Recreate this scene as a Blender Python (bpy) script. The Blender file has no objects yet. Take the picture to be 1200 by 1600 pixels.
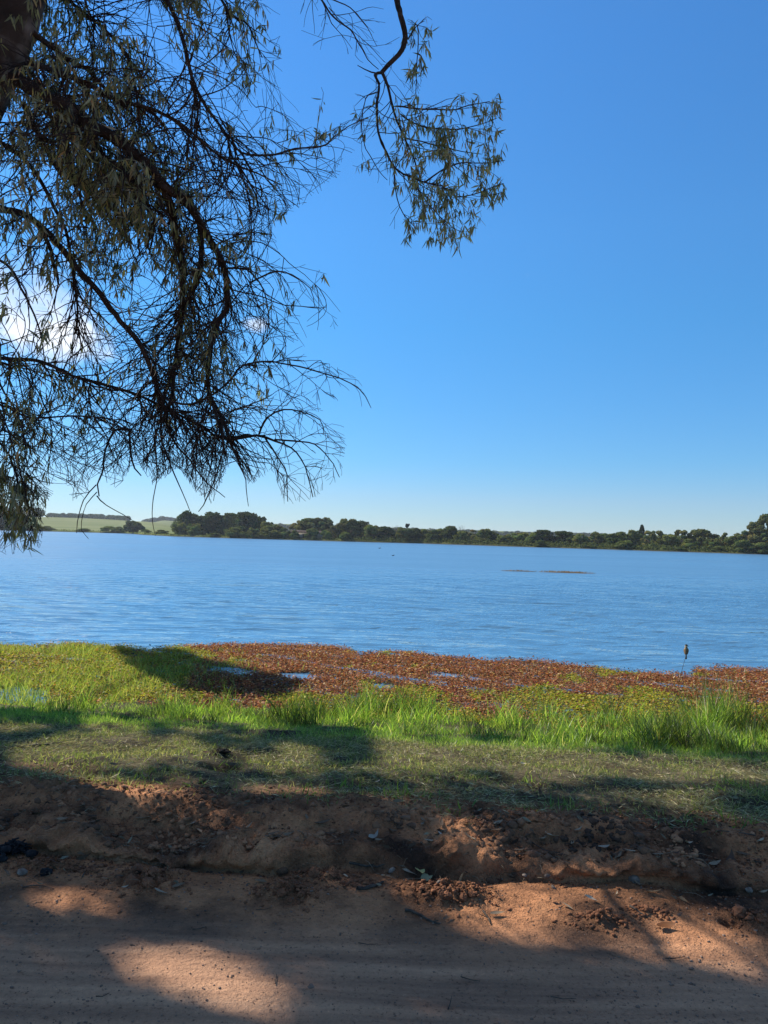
import bpy, math, random
import numpy as np
from mathutils import Vector, Matrix

R = math.radians
random.seed(7); rng = np.random.default_rng(7)
scene = bpy.context.scene
COL = scene.collection

# ------------------------------------------------------------------ camera
CAMZ = 2.3
F = 1155.6                      # focal length in photo pixels (1200 x 1600)
PITCH, ROLL = R(1.78), R(1.45)
cam_d = bpy.data.cameras.new('camera'); cam = bpy.data.objects.new('camera', cam_d); COL.objects.link(cam)
cam_d.sensor_fit = 'VERTICAL'; cam_d.sensor_height = 36; cam_d.lens = 26
cam_d.clip_start = 0.05; cam_d.clip_end = 20000
MROT = Matrix.Rotation(R(90) + PITCH, 3, 'X') @ Matrix.Rotation(ROLL, 3, 'Z')
cam.matrix_world = Matrix.Translation((0, 0, CAMZ)) @ MROT.to_4x4()
scene.camera = cam
MR = np.array(MROT)

# ------------------------------------------------------------------ sun, sky, exposure
SUN_AZ, SUN_EL = R(-55), R(40)          # azimuth from +Y, negative = to the left
sd = np.array([math.sin(SUN_AZ)*math.cos(SUN_EL), math.cos(SUN_AZ)*math.cos(SUN_EL), math.sin(SUN_EL)])
sl = bpy.data.lights.new('sun', 'SUN'); sl.energy = 5.0; sl.angle = R(0.53); sl.color = (1.0, 0.92, 0.80)
so = bpy.data.objects.new('sun', sl); COL.objects.link(so)
so.rotation_euler = Vector(sd.tolist()).to_track_quat('Z', 'Y').to_euler(); so.location = (-20, 12, 20)
scene.view_settings.view_transform = 'Standard'; scene.view_settings.look = 'None'
scene.view_settings.exposure = 0.7; scene.view_settings.gamma = 1
world = bpy.data.worlds.new('World'); scene.world = world; world.use_nodes = True
wn = world.node_tree; wn.nodes.clear()
out = wn.nodes.new('ShaderNodeOutputWorld'); bg = wn.nodes.new('ShaderNodeBackground')
sky = wn.nodes.new('ShaderNodeTexSky'); sky.sky_type = 'NISHITA'; sky.sun_disc = False
sky.sun_elevation = SUN_EL; sky.sun_rotation = SUN_AZ; sky.altitude = 100
sky.air_density = 1.0; sky.dust_density = 0.0; sky.ozone_density = 4.0
bg.inputs[1].default_value = 0.13
hs = wn.nodes.new('ShaderNodeHueSaturation'); hs.inputs['Saturation'].default_value = 1.12
wn.links.new(sky.outputs[0], hs.inputs['Color'])

def ray(px, py):
    v = np.array([(px-600)/F, (800-py)/F, -1.0]); d = MR @ v
    return d
def at(px, py, Y):
    """point seen at photo pixel px,py at distance Y in front of the camera"""
    d = ray(px, py); t = Y/d[1]
    return np.array([d[0]*t, Y, CAMZ+d[2]*t])
def on_z(px, py, z):
    d = ray(px, py); t = (z-CAMZ)/d[2]
    return np.array([d[0]*t, d[1]*t, z])
def project(P):
    P = np.asarray(P, float); q = (P - np.array([0, 0, CAMZ])) @ MR
    w = np.where(-q[..., 2] > 1e-3, -q[..., 2], 1e-3)
    return 600+F*q[..., 0]/w, 800-F*q[..., 1]/w

# small clouds, part of the sky
tc = wn.nodes.new('ShaderNodeTexCoord')
nz = wn.nodes.new('ShaderNodeTexNoise'); nz.inputs['Scale'].default_value = 34; nz.inputs['Detail'].default_value = 7
wn.links.new(tc.outputs['Generated'], nz.inputs['Vector'])
sx = wn.nodes.new('ShaderNodeSeparateXYZ'); wn.links.new(tc.outputs['Generated'], sx.inputs[0])
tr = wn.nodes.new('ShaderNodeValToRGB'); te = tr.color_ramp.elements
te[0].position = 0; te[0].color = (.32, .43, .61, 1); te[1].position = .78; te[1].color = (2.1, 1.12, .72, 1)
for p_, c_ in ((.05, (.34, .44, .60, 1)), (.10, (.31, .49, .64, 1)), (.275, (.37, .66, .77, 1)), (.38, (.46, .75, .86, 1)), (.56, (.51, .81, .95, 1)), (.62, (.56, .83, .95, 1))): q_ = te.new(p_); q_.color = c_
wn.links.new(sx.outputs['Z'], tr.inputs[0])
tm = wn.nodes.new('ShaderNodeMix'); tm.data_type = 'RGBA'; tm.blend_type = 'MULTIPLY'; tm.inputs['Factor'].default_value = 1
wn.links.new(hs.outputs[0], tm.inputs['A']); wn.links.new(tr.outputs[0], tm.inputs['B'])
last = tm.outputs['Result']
for (px, py, wid, amt) in ((85, 528, 0.080, .72), (397, 506, 0.020, 0.45), (0, 470, 0.12, .42)):
    d = ray(px, py); d = d/np.linalg.norm(d)
    mp = wn.nodes.new('ShaderNodeVectorMath'); mp.operation = 'SUBTRACT'; mp.inputs[1].default_value = d.tolist()
    wn.links.new(tc.outputs['Generated'], mp.inputs[0])
    sc = wn.nodes.new('ShaderNodeVectorMath'); sc.operation = 'MULTIPLY'; sc.inputs[1].default_value = (1, 1, 1.9)
    wn.links.new(mp.outputs[0], sc.inputs[0])
    ln = wn.nodes.new('ShaderNodeVectorMath'); ln.operation = 'LENGTH'; wn.links.new(sc.outputs[0], ln.inputs[0])
    mr = wn.nodes.new('ShaderNodeMapRange'); mr.inputs['From Min'].default_value = wid*1.5; mr.inputs['From Max'].default_value = 0
    wn.links.new(ln.outputs['Value'], mr.inputs['Value'])
    ad = wn.nodes.new('ShaderNodeMath'); ad.operation = 'MULTIPLY_ADD'; ad.inputs[1].default_value = 1.0
    wn.links.new(mr.outputs[0], ad.inputs[0]); wn.links.new(nz.outputs[0], ad.inputs[2])
    m2 = wn.nodes.new('ShaderNodeMapRange'); m2.inputs['From Min'].default_value = 0.75; m2.inputs['From Max'].default_value = 1.45
    m2.inputs['To Max'].default_value = amt; m2.interpolation_type = 'SMOOTHSTEP'
    wn.links.new(ad.outputs[0], m2.inputs['Value'])
    mx = wn.nodes.new('ShaderNodeMix'); mx.data_type = 'RGBA'
    wn.links.new(m2.outputs[0], mx.inputs['Factor']); wn.links.new(last, mx.inputs['A']); mx.inputs['B'].default_value = (6.3, 6.2, 6.0, 1)
    last = mx.outputs['Result']
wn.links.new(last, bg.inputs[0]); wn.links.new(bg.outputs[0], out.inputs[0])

# ------------------------------------------------------------------ helpers
def _hash(ix, iy, s):
    n = (ix.astype(np.int64)*374761393 + iy.astype(np.int64)*668265263 + s*982451653) & 0xffffffff
    n = ((n ^ (n >> 13))*1274126177) & 0xffffffff
    return ((n ^ (n >> 16)) & 0xffff)/65535.0
def vnoise(x, y, s=0):
    x = np.asarray(x, float); y = np.asarray(y, float)
    ix = np.floor(x); iy = np.floor(y); fx = x-ix; fy = y-iy
    fx = fx*fx*(3-2*fx); fy = fy*fy*(3-2*fy)
    a = _hash(ix, iy, s); b = _hash(ix+1, iy, s); c = _hash(ix, iy+1, s); d = _hash(ix+1, iy+1, s)
    return (a*(1-fx)+b*fx)*(1-fy) + (c*(1-fx)+d*fx)*fy
def fbm(x, y, scale, octv=4, s=0, gain=.5):
    t = 0; a = 1; tot = 0
    for o in range(octv):
        t = t + a*vnoise(np.asarray(x)/scale*(2**o)+17.3*o, np.asarray(y)/scale*(2**o)-9.1*o, s+o*31); tot += a; a *= gain
    return t/tot                      # 0..1
def worley(x, y, cell, s=0):
    x = x/cell; y = y/cell; ix = np.floor(x); iy = np.floor(y); best = np.full(x.shape, 9.)
    for a in (-1, 0, 1):
        for b in (-1, 0, 1):
            cx = ix+a+_hash(ix+a, iy+b, s+1); cy = iy+b+_hash(ix+a, iy+b, s+2); best = np.minimum(best, np.hypot(x-cx, y-cy)*(.8+.5*_hash(ix+a, iy+b, s+5)))
    return best
def sstep(a, b, x):
    t = np.clip((np.asarray(x, float)-a)/(b-a), 0, 1); return t*t*(3-2*t)

def mk(name, V, faces, mat, parent=None, col=None, smooth=False, uvless=True):
    """one mesh object from numpy arrays; faces = list of int arrays (n,3) or (n,4); col = per-vertex rgb"""
    me = bpy.data.meshes.new(name)
    V = np.asarray(V, np.float32)
    me.vertices.add(len(V)); me.vertices.foreach_set('co', V.ravel())
    faces = [np.asarray(f, np.int32) for f in faces if len(f)]
    loops = np.concatenate([f.ravel() for f in faces]); tot = np.concatenate([np.full(len(f), f.shape[1], np.int32) for f in faces])
    st = np.concatenate([[0], np.cumsum(tot)[:-1]]).astype(np.int32)
    me.loops.add(len(loops)); me.loops.foreach_set('vertex_index', loops.astype(np.int32))
    me.polygons.add(len(tot)); me.polygons.foreach_set('loop_start', st)
    try: me.polygons.foreach_set('loop_total', tot)
    except Exception: pass
    if smooth: me.polygons.foreach_set('use_smooth', np.ones(len(tot), bool))
    me.update(calc_edges=True); me.validate()
    if col is not None:
        ca = me.color_attributes.new('Col', 'FLOAT_COLOR', 'POINT')
        c4 = np.ones((len(V), 4), np.float32); c4[:, :3] = col; ca.data.foreach_set('color', c4.ravel())
    if mat: me.materials.append(mat)
    o = bpy.data.objects.new(name, me); COL.objects.link(o)
    if parent: o.parent = parent
    return o
def tag(o, label=None, cat=None, group=None, kind=None):
    if label: o['label'] = label
    if cat: o['category'] = cat
    if group: o['group'] = group
    if kind: o['kind'] = kind
    return o
def empty(name, loc, label, cat, group=None, rz=0):
    o = bpy.data.objects.new(name, None); COL.objects.link(o); o.location = loc; o.rotation_euler = (0, 0, rz)
    o.empty_display_size = .2
    return tag(o, label, cat, group)

class MB:
    """collects tubes, blobs into one mesh"""
    def __init__(s): s.V = []; s.F3 = []; s.F4 = []; s.n = 0
    def add(s, V, F3=None, F4=None):
        V = np.asarray(V, float); s.V.append(V)
        if F3 is not None and len(F3): s.F3.append(np.asarray(F3)+s.n)
        if F4 is not None and len(F4): s.F4.append(np.asarray(F4)+s.n)
        s.n += len(V)
    def tube(s, P, rad, k=3, jitter=0):
        P = np.asarray(P, float); n = len(P)
        if n < 2: return
        rad = np.broadcast_to(np.asarray(rad, float), (n,)) if np.ndim(rad) < 1 else np.asarray(rad, float)
        T = np.gradient(P, axis=0); T /= np.linalg.norm(T, axis=1)[:, None]+1e-9
        up = np.array([0.31, 0.87, 0.38]) if abs(T[0][2]) > .8 else np.array([0.1, 0.1, 1.0])
        A = np.cross(T, up); A /= np.linalg.norm(A, axis=1)[:, None]+1e-9; B = np.cross(T, A)
        an = np.arange(k)*2*math.pi/k
        rr = rad[:, None]*np.ones(k)[None]
        if jitter: rr = rr*(1+jitter*(rng.random((n, k))-.5))
        V = P[:, None]+rr[..., None]*(np.cos(an)[None, :, None]*A[:, None]+np.sin(an)[None, :, None]*B[:, None])
        i = np.arange(n-1)[:, None]*k; j = np.arange(k)[None]; j2 = (j+1) % k
        F = np.stack([i+j, i+j2, i+k+j2, i+k+j], -1).reshape(-1, 4)
        V = np.concatenate([V.reshape(-1, 3), P[-1:]+T[-1:]*rad[-1]]); tip = n*k
        F3 = [[(n-1)*k+a, (n-1)*k+(a+1) % k, tip] for a in range(k)]
        s.add(V, F3, F)
    def build(s, name, mat, parent=None, smooth=True, col=None):
        V = np.concatenate(s.V); fs = []
        if s.F3: fs.append(np.concatenate(s.F3))
        if s.F4: fs.append(np.concatenate(s.F4))
        return mk(name, V, fs, mat, parent, col, smooth)

def resample(P, step):
    """Catmull-Rom through P"""
    P = np.asarray(P, float); n = len(P)
    Q = np.vstack([2*P[0]-P[1], P, 2*P[-1]-P[-2]]); outp = []
    for i in range(n-1):
        p0, p1, p2, p3 = Q[i:i+4]; m = max(1, int(round(np.linalg.norm((p2-p1)[:3])/step)))
        t = (np.arange(m)/m)[:, None]
        outp.append(.5*((2*p1)+(-p0+p2)*t+(2*p0-5*p1+4*p2-p3)*t**2+(-p0+3*p1-3*p2+p3)*t**3))
    outp.append(P[-1:]); return np.vstack(outp)

def leaves(pos, dirs, L, W, roll, curve=.18, stations=3):
    """lance-shaped curved leaves: returns V, F3, F4 and owner index per vertex"""
    n = len(pos); dirs = dirs/(np.linalg.norm(dirs, axis=1)[:, None]+1e-9)
    ref = np.stack([np.cos(roll), np.sin(roll), np.zeros(n)], 1)
    side = np.cross(dirs, ref); bad = np.linalg.norm(side, axis=1) < .05
    side[bad] = np.cross(dirs[bad], [0, 0, 1]); side /= np.linalg.norm(side, axis=1)[:, None]+1e-9
    nor = np.cross(side, dirs)
    ts = np.linspace(0, 1, stations+2)
    prof = np.sin(np.pi*ts**.75)
    V = []
    for k, t in enumerate(ts):
        c = pos+dirs*(L*t)[:, None]+side*(L*curve*(t*t))[:, None]+nor*(L*curve*.7*(t*t))[:, None]
        if k in (0, len(ts)-1): V.append(c[:, None])
        else:
            h = side*(W*.5*prof[k])[:, None]; V.append(np.stack([c-h, c+h], 1))
    V = np.concatenate(V, 1); m = V.shape[1]
    b = np.arange(n)[:, None]*m
    F3 = np.concatenate([b+np.array([[0, 2, 1]]), b+np.array([[m-3, m-2, m-1]])])
    F4 = [b+np.array([[1+2*k, 2+2*k, 4+2*k, 3+2*k]]) for k in range(stations-1)]
    F4 = np.concatenate(F4) if F4 else np.zeros((0, 4), int)
    return V.reshape(-1, 3), F3, F4, np.repeat(np.arange(n), m)

# ------------------------------------------------------------------ materials
def mat(name):
    m = bpy.data.materials.new(name); m.use_nodes = True; nt = m.node_tree; nt.nodes.clear()
    o = nt.nodes.new('ShaderNodeOutputMaterial'); return m, nt, o
def N(nt, t, **kw):
    n = nt.nodes.new(t)
    for k, v in kw.items():
        if k in n.inputs: n.inputs[k].default_value = v
        else: setattr(n, k, v)
    return n
def foliage_mat(name, trans=.45, gloss=.06, tint=(1, 1, 1), rough=.45, boost=1.6):
    m, nt, o = mat(name); L = nt.links.new
    a = N(nt, 'ShaderNodeAttribute', attribute_name='Col')
    oi = N(nt, 'ShaderNodeObjectInfo')
    hs = N(nt, 'ShaderNodeHueSaturation'); 
    mr = N(nt, 'ShaderNodeMapRange'); mr.inputs['To Min'].default_value = .8; mr.inputs['To Max'].default_value = 1.2
    L(oi.outputs['Random'], mr.inputs['Value']); L(mr.outputs[0], hs.inputs['Value']); L(a.outputs['Color'], hs.inputs['Color'])
    d = N(nt, 'ShaderNodeBsdfDiffuse'); L(hs.outputs[0], d.inputs['Color'])
    t = N(nt, 'ShaderNodeBsdfTranslucent'); v = N(nt, 'ShaderNodeVectorMath', operation='MULTIPLY')
    v.inputs[1].default_value = (1.18*boost, 1.17*boost, .60*boost); L(hs.outputs[0], v.inputs[0]); L(v.outputs[0], t.inputs['Color'])
    mx = N(nt, 'ShaderNodeMixShader'); mx.inputs[0].default_value = trans; L(d.outputs[0], mx.inputs[1]); L(t.outputs[0], mx.inputs[2])
    g = N(nt, 'ShaderNodeBsdfGlossy'); g.inputs['Roughness'].default_value = rough
    m2 = N(nt, 'ShaderNodeMixShader'); m2.inputs[0].default_value = gloss; L(mx.outputs[0], m2.inputs[1]); L(g.outputs[0], m2.inputs[2])
    L(m2.outputs[0], o.inputs[0]); return m
def noise_mat(name, c1, c2, scale=6, rough=.9, bump=.3, detail=8, bscale=None, dist=.02, spec=.2, c3=None):
    m, nt, o = mat(name); L = nt.links.new
    tcn = N(nt, 'ShaderNodeTexCoord'); n = N(nt, 'ShaderNodeTexNoise'); n.inputs['Scale'].default_value = scale; n.inputs['Detail'].default_value = detail
    L(tcn.outputs['Object'], n.inputs['Vector'])
    cr = N(nt, 'ShaderNodeValToRGB'); e = cr.color_ramp.elements
    e[0].position = .32; e[0].color = (*c1, 1); e[1].position = .68; e[1].color = (*c2, 1)
    if c3: q = e.new(.5); q.color = (*c3, 1)
    L(n.outputs[0], cr.inputs[0])
    p = N(nt, 'ShaderNodeBsdfPrincipled'); p.inputs['Roughness'].default_value = rough; p.inputs['Specular IOR Level'].default_value = spec
    L(cr.outputs[0], p.inputs['Base Color'])
    n2 = N(nt, 'ShaderNodeTexNoise'); n2.inputs['Scale'].default_value = bscale or scale*3; n2.inputs['Detail'].default_value = 6
    L(tcn.outputs['Object'], n2.inputs['Vector'])
    b = N(nt, 'ShaderNodeBump'); b.inputs['Strength'].default_value = bump; b.inputs['Distance'].default_value = dist
    L(n2.outputs[0], b.inputs['Height']); L(b.outputs[0], p.inputs['Normal'])
    L(p.outputs[0], o.inputs[0]); return m

M_LEAF = foliage_mat('eucalyptus_leaf', .40, .07, rough=.4, boost=1.7)
M_GRASS = foliage_mat('grass_blade', .5, .04, boost=1.65)
M_DRY = foliage_mat('dry_grass', .2, .03, boost=1.0)
M_MAT = foliage_mat('water_plant', .36, .015, boost=1.55, rough=.5)
M_FAR = foliage_mat('far_foliage', .25, .0, boost=1.2)
M_LITTER = foliage_mat('fallen_leaf', .1, .02, boost=1.0, rough=.6)
M_BARK = noise_mat('bark', (.018, .013, .010), (.24, .215, .19), scale=3.2, bump=.8, bscale=22, dist=.03, c3=(.05, .038, .03))
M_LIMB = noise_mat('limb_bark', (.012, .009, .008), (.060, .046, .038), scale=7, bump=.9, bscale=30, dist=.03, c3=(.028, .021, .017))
M_TWIG = noise_mat('twig_bark', (.018, .012, .010), (.05, .036, .028), scale=14, bump=.2)
M_FARBARK = noise_mat('far_bark', (.05, .04, .03), (.14, .12, .10), scale=3)
M_STICK = noise_mat('dead_wood', (.03, .022, .018), (.11, .085, .065), scale=30, bump=.4, bscale=90, dist=.004)
M_STONE = noise_mat('stone', (.10, .075, .06), (.30, .24, .19), scale=25, bump=.4, bscale=80, dist=.004)
M_CLOD = noise_mat('soil_clod', (.12, .050, .026), (.26, .115, .058), scale=20, bump=.6, bscale=90, dist=.006)
M_CLODB = noise_mat('bank_clod', (.06, .036, .025), (.48, .23, .115), scale=3.2, bump=.8, bscale=120, dist=.008, c3=(.16, .085, .048))
M_ROOT = noise_mat('dry_root', (.12, .085, .05), (.38, .30, .20), scale=8, bump=.1)
M_CHAR = noise_mat('charred', (.006, .006, .007), (.03, .028, .03), scale=40, bump=.5, bscale=90, dist=.005)

# ------------------------------------------------------------------ ground relief
MOUNDS = []                                 # X, Y, radius x, radius y, height, roughness
for (px, py, rx, ry, h) in ((222, 1372, .17, .10, .055), (455, 1392, .12, .07, .05), (505, 1362, .12, .06, .045), (440, 1385, .07, .05, .02),
                            (700, 1392, .17, .09, .05), (672, 1382, .10, .07, .045), (735, 1395, .09, .05, .035), (935, 1432, .10, .055, .045),
                            (1175, 1430, .09, .07, .055), (60, 1345, .16, .07, .03), (130, 1352, .08, .04, .03), (1010, 1420, .07, .04, .022), (560, 1375, .08, .03, .02)):
    p = on_z(px, py, .72); MOUNDS.append((p[0], p[1], rx, ry, h))
HOLES = []
for (px, py, r, d) in ((688, 1378, .035, .07), (1140, 1432, .04, .05), (125, 1350, .05, .03), (210, 1362, .035, .05), (430, 1385, .05, .03), (345, 1176, .12, .12)):
    p = on_z(px, py, .72 if py > 1300 else .80); HOLES.append((p[0], p[1], r, d))
BUMPS = []                                   # big lumps of the bulldozed bank
for (px, py, rx, ry, h) in ((70, 1235, .38, .17, .09), (270, 1240, .30, .16, .06), (420, 1262, .2, .15, .03), (540, 1268, .26, .16, .05), (715, 1285, .18, .13, .06),
                            (850, 1300, .30, .16, .05), (1000, 1300, .3, .2, .05), (1130, 1310, .25, .15, .04), (-60, 1260, .3, .2, .05)):
    p = on_z(px, py, .88); BUMPS.append((p[0], p[1], rx, ry, h))

KN = np.array([(-60, 1.2), (-6, .80), (-3, .72), (1, .70), (3.48, .697), (3.545, .682), (3.61, .775), (3.67, .785), (3.78, .765), (3.86, .805), (3.95, .825), (4.1, .82), (4.3, .795), (5, .71),
               (6.8, .42), (8.2, .16), (9.3, .03), (10.2, -.05), (14.5, -.14), (20, -.8), (40, -1.9), (90000, -1.9)])
def yprime(X, Y):
    w = (fbm(X, 0*X, .9, 3, 5)-.5)*.16*np.exp(-((np.asarray(Y)-3.8)/1.2)**2)
    fine = (fbm(X, Y, .16, 3, 9)-.5)*.12*np.exp(-((np.asarray(Y)-3.7)/.35)**2)
    yp = Y+.055*np.clip(X, -9, 9)+w+fine
    return yp+.048*np.clip(X, -4, 4)*sstep(3.5, 3.9, yp)
def groundz(X, Y, detail=True):
    X = np.asarray(X, float); Y = np.asarray(Y, float); yp = yprime(X, Y)
    z = np.interp(yp, KN[:, 0], KN[:, 1])
    lipm = .30+.70*sstep(.40, .60, fbm(X, 0*X, .5, 3, 18)); lipm = lipm*sstep(-2.2, -.9, X)*1.0+(1-sstep(-2.2, -.9, X))*.25*lipm
    lw = sstep(3.5, 3.56, yp)*sstep(3.98, 3.80, yp); z = z-lw*(1-lipm)*np.clip(z-.70, 0, 1)
    near = sstep(60, 25, np.abs(X))*sstep(60, 25, np.abs(Y))
    road = sstep(3.62, 3.5, yp); bank = sstep(3.5, 3.62, yp)*sstep(4.4, 4.1, yp); grass = sstep(4.1, 4.5, yp)*sstep(11, 9, yp)
    # tyre tracks running along the road
    z = z+road*near*((fbm(X*.12, yp, .22, 3, 3)-.5)*.030+(fbm(X, Y, .6, 3, 12)-.5)*.02)
    z = z+grass*(fbm(X, Y, .45, 4, 20)-.5)*.09
    for (a, b, rx, ry, h) in BUMPS:
        z = z+.7*h*np.exp(-((X-a)/rx)**2-((Y-b)/ry)**2)
    pool = np.exp(-((X+4.9)/.8)**2-((Y-9.9)/.45)**2); z = z-pool*.13
    if detail and np.size(X) > 50000:
        cm = bank*(.35+.65*sstep(.42, .6, fbm(X, Y, .4, 3, 71)))+.6*road*near*0
        sel = cm > .02; Xc, Yc, c_ = X[sel], Y[sel], cm[sel]
        z[sel] += c_*((.42-worley(Xc, Yc, .085, 3))*.030+(.42-worley(Xc, Yc, .036, 4))*.016)
    if detail:
        r1 = fbm(X, Y, .20, 4, 41, .6); r2 = np.abs(fbm(X, Y, .055, 3, 44, .6)-.5)*2; r3 = 1-np.abs(fbm(X, Y, .12, 3, 47)-.5)*4
        z = z+bank*((r1-.5)*.10+(r2-.3)*.030+r3*.010)
        z = z+road*near*((fbm(X*.35, Y, .045, 3, 51)-.5)*.012+(fbm(X, Y, .12, 2, 54)-.5)*.008)
        z = z+grass*(fbm(X, Y, .08, 3, 61)-.5)*.03
        rough = np.clip(r2*1.3, 0, 1)
        for (a, b, rx, ry, h) in MOUNDS:
            g = np.exp(-((X-a)/rx)**2-((Y-b)/ry)**2)*sstep(3.75, 3.55, yp)
            z = z+g*(h*.55+h*1.2*(rough-.25)+(r1-.5)*h)
        for (a, b, r, d) in HOLES:
            z = z-d*np.exp(-(((X-a)/r)**2+((Y-b)/(r*.8))**2)**1.6)
    return z

def axis_x():
    a = np.arange(-3.2, 3.2, .0125); b = np.arange(3.2, 9.5, .05); c = 9.5*1.13**np.arange(0, 47)
    return np.concatenate([-c[::-1], -b[::-1], a, b, c])
xs = axis_x()
ys = np.concatenate([-2-1.25**np.arange(25, 0, -1), np.arange(-2, 1.7, .1), np.arange(1.7, 3.3, .02), np.arange(3.3, 4.4, .0115), np.arange(4.4, 4.9, .02), np.arange(4.9, 11, .045), np.arange(11, 16, .25), 16*1.16**np.arange(0, 37)])
XX, YY = np.meshgrid(xs, ys); ZZ = groundz(XX, YY)
YP0 = yprime(XX, YY); lipn = sstep(.35, .6, fbm(XX, YY, .35, 3, 15))
wj = worley(XX, YY, .06, 8); YY2 = YY-(.085+.06*(.45-wj))*sstep(3.545, 3.61, YP0)*sstep(3.84, 3.64, YP0)*(.35+.65*lipn)-.05*sstep(3.98, 4.02, YP0)*sstep(4.3, 4.06, YP0)*sstep(.4, .6, fbm(XX, YY, .3, 3, 16))
nx, ny = len(xs), len(ys); print('ground', nx*ny)
i = (np.arange(ny-1)[:, None]*nx+np.arange(nx-1)[None]).ravel()
F4 = np.stack([i, i+1, i+nx+1, i+nx], 1)
YPg = yprime(XX, YY)
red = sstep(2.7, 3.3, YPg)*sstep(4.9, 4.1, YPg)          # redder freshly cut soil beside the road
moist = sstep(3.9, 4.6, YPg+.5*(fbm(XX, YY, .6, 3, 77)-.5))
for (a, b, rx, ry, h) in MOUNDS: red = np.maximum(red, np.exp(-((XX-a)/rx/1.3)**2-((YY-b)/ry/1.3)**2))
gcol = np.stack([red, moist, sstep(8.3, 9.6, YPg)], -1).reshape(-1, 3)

m, nt, o = mat('earth'); L = nt.links.new
at_ = N(nt, 'ShaderNodeAttribute', attribute_name='Col'); sp = N(nt, 'ShaderNodeSeparateColor'); L(at_.outputs['Color'], sp.inputs[0])
g = N(nt, 'ShaderNodeNewGeometry')
n1 = N(nt, 'ShaderNodeTexNoise'); n1.inputs['Scale'].default_value = 2.3; n1.inputs['Detail'].default_value = 9; n1.inputs['Roughness'].default_value = .62; L(g.outputs['Position'], n1.inputs['Vector'])
mpn = N(nt, 'ShaderNodeMapping'); mpn.inputs['Scale'].default_value = (.30, 4.5, 1); mpn.inputs['Rotation'].default_value = (0, 0, R(3)); L(g.outputs['Position'], mpn.inputs['Vector'])
n2 = N(nt, 'ShaderNodeTexNoise'); n2.inputs['Scale'].default_value = 3.0; n2.inputs['Detail'].default_value = 8; L(mpn.outputs[0], n2.inputs['Vector'])
n3 = N(nt, 'ShaderNodeTexNoise'); n3.inputs['Scale'].default_value = 60; n3.inputs['Detail'].default_value = 5; L(g.outputs['Position'], n3.inputs['Vector'])
def ramp(nt, fac, pts):
    c = N(nt, 'ShaderNodeValToRGB'); e = c.color_ramp.elements
    e[0].position, e[0].color = pts[0][0], (*pts[0][1], 1); e[1].position, e[1].color = pts[-1][0], (*pts[-1][1], 1)
    for p in pts[1:-1]: q = e.new(p[0]); q.color = (*p[1], 1)
    nt.links.new(fac, c.inputs[0]); return c.outputs[0]
def mixc(nt, f, a, b, mode='MIX'):
    x = N(nt, 'ShaderNodeMix', data_type='RGBA', blend_type=mode)
    for k, v in (('Factor', f), ('A', a), ('B', b)):
        if hasattr(v, 'links'): nt.links.new(v, x.inputs[k])
        else: x.inputs[k].default_value = v if k == 'Factor' else (*v, 1)
    return x.outputs['Result']
roadc = ramp(nt, n2.outputs[0], [(.3, (.29, .165, .105)), (.5, (.47, .265, .16)), (.7, (.63, .365, .22))])
redc = ramp(nt, n1.outputs[0], [(.36, (.070, .040, .027)), (.46, (.25, .12, .062)), (.56, (.52, .24, .115)), (.72, (.68, .34, .165))])
soil = mixc(nt, sp.outputs[0], roadc, redc)
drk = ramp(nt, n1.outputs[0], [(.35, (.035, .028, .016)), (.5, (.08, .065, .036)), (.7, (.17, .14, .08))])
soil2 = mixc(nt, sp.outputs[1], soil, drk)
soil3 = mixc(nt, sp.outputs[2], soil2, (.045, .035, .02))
spk = ramp(nt, n3.outputs[0], [(.33, (.30, .30, .33)), (.42, (.90, .90, .90)), (.60, (1, 1, 1)), (.70, (1.35, 1.3, 1.25))])
fin = mixc(nt, .85, soil3, spk, 'MULTIPLY')
P = N(nt, 'ShaderNodeBsdfPrincipled'); P.inputs['Roughness'].default_value = .95; P.inputs['Specular IOR Level'].default_value = .12
L(fin, P.inputs['Base Color'])
b = N(nt, 'ShaderNodeBump'); b.inputs['Strength'].default_value = .9; b.inputs['Distance'].default_value = .018; n3.inputs['Roughness'].default_value = .7; L(n3.outputs[0], b.inputs['Height'])
n6 = N(nt, 'ShaderNodeTexNoise'); n6.inputs['Scale'].default_value = 17; n6.inputs['Detail'].default_value = 4; n6.inputs['Roughness'].default_value = .65; L(g.outputs['Position'], n6.inputs['Vector'])
b0 = N(nt, 'ShaderNodeBump'); b0.inputs['Distance'].default_value = .06; L(n6.outputs[0], b0.inputs['Height']); mr6 = N(nt, 'ShaderNodeMapRange'); mr6.inputs['To Min'].default_value = .28; mr6.inputs['To Max'].default_value = .9; L(sp.outputs[0], mr6.inputs['Value']); L(mr6.outputs[0], b0.inputs['Strength']); L(b0.outputs[0], b.inputs['Normal'])
n5 = N(nt, 'ShaderNodeTexNoise'); n5.inputs['Scale'].default_value = 190; n5.inputs['Detail'].default_value = 3; L(g.outputs['Position'], n5.inputs['Vector'])
b2 = N(nt, 'ShaderNodeBump'); b2.inputs['Strength'].default_value = .6; b2.inputs['Distance'].default_value = .004; L(n5.outputs[0], b2.inputs['Height']); L(b.outputs[0], b2.inputs['Normal'])
L(b2.outputs[0], P.inputs['Normal']); L(P.outputs[0], o.inputs[0]); M_EARTH = m
gr = mk('ground', np.stack([XX, YY2, ZZ], -1).reshape(-1, 3), [F4], M_EARTH, col=gcol, smooth=True); tag(gr, kind='structure')

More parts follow.
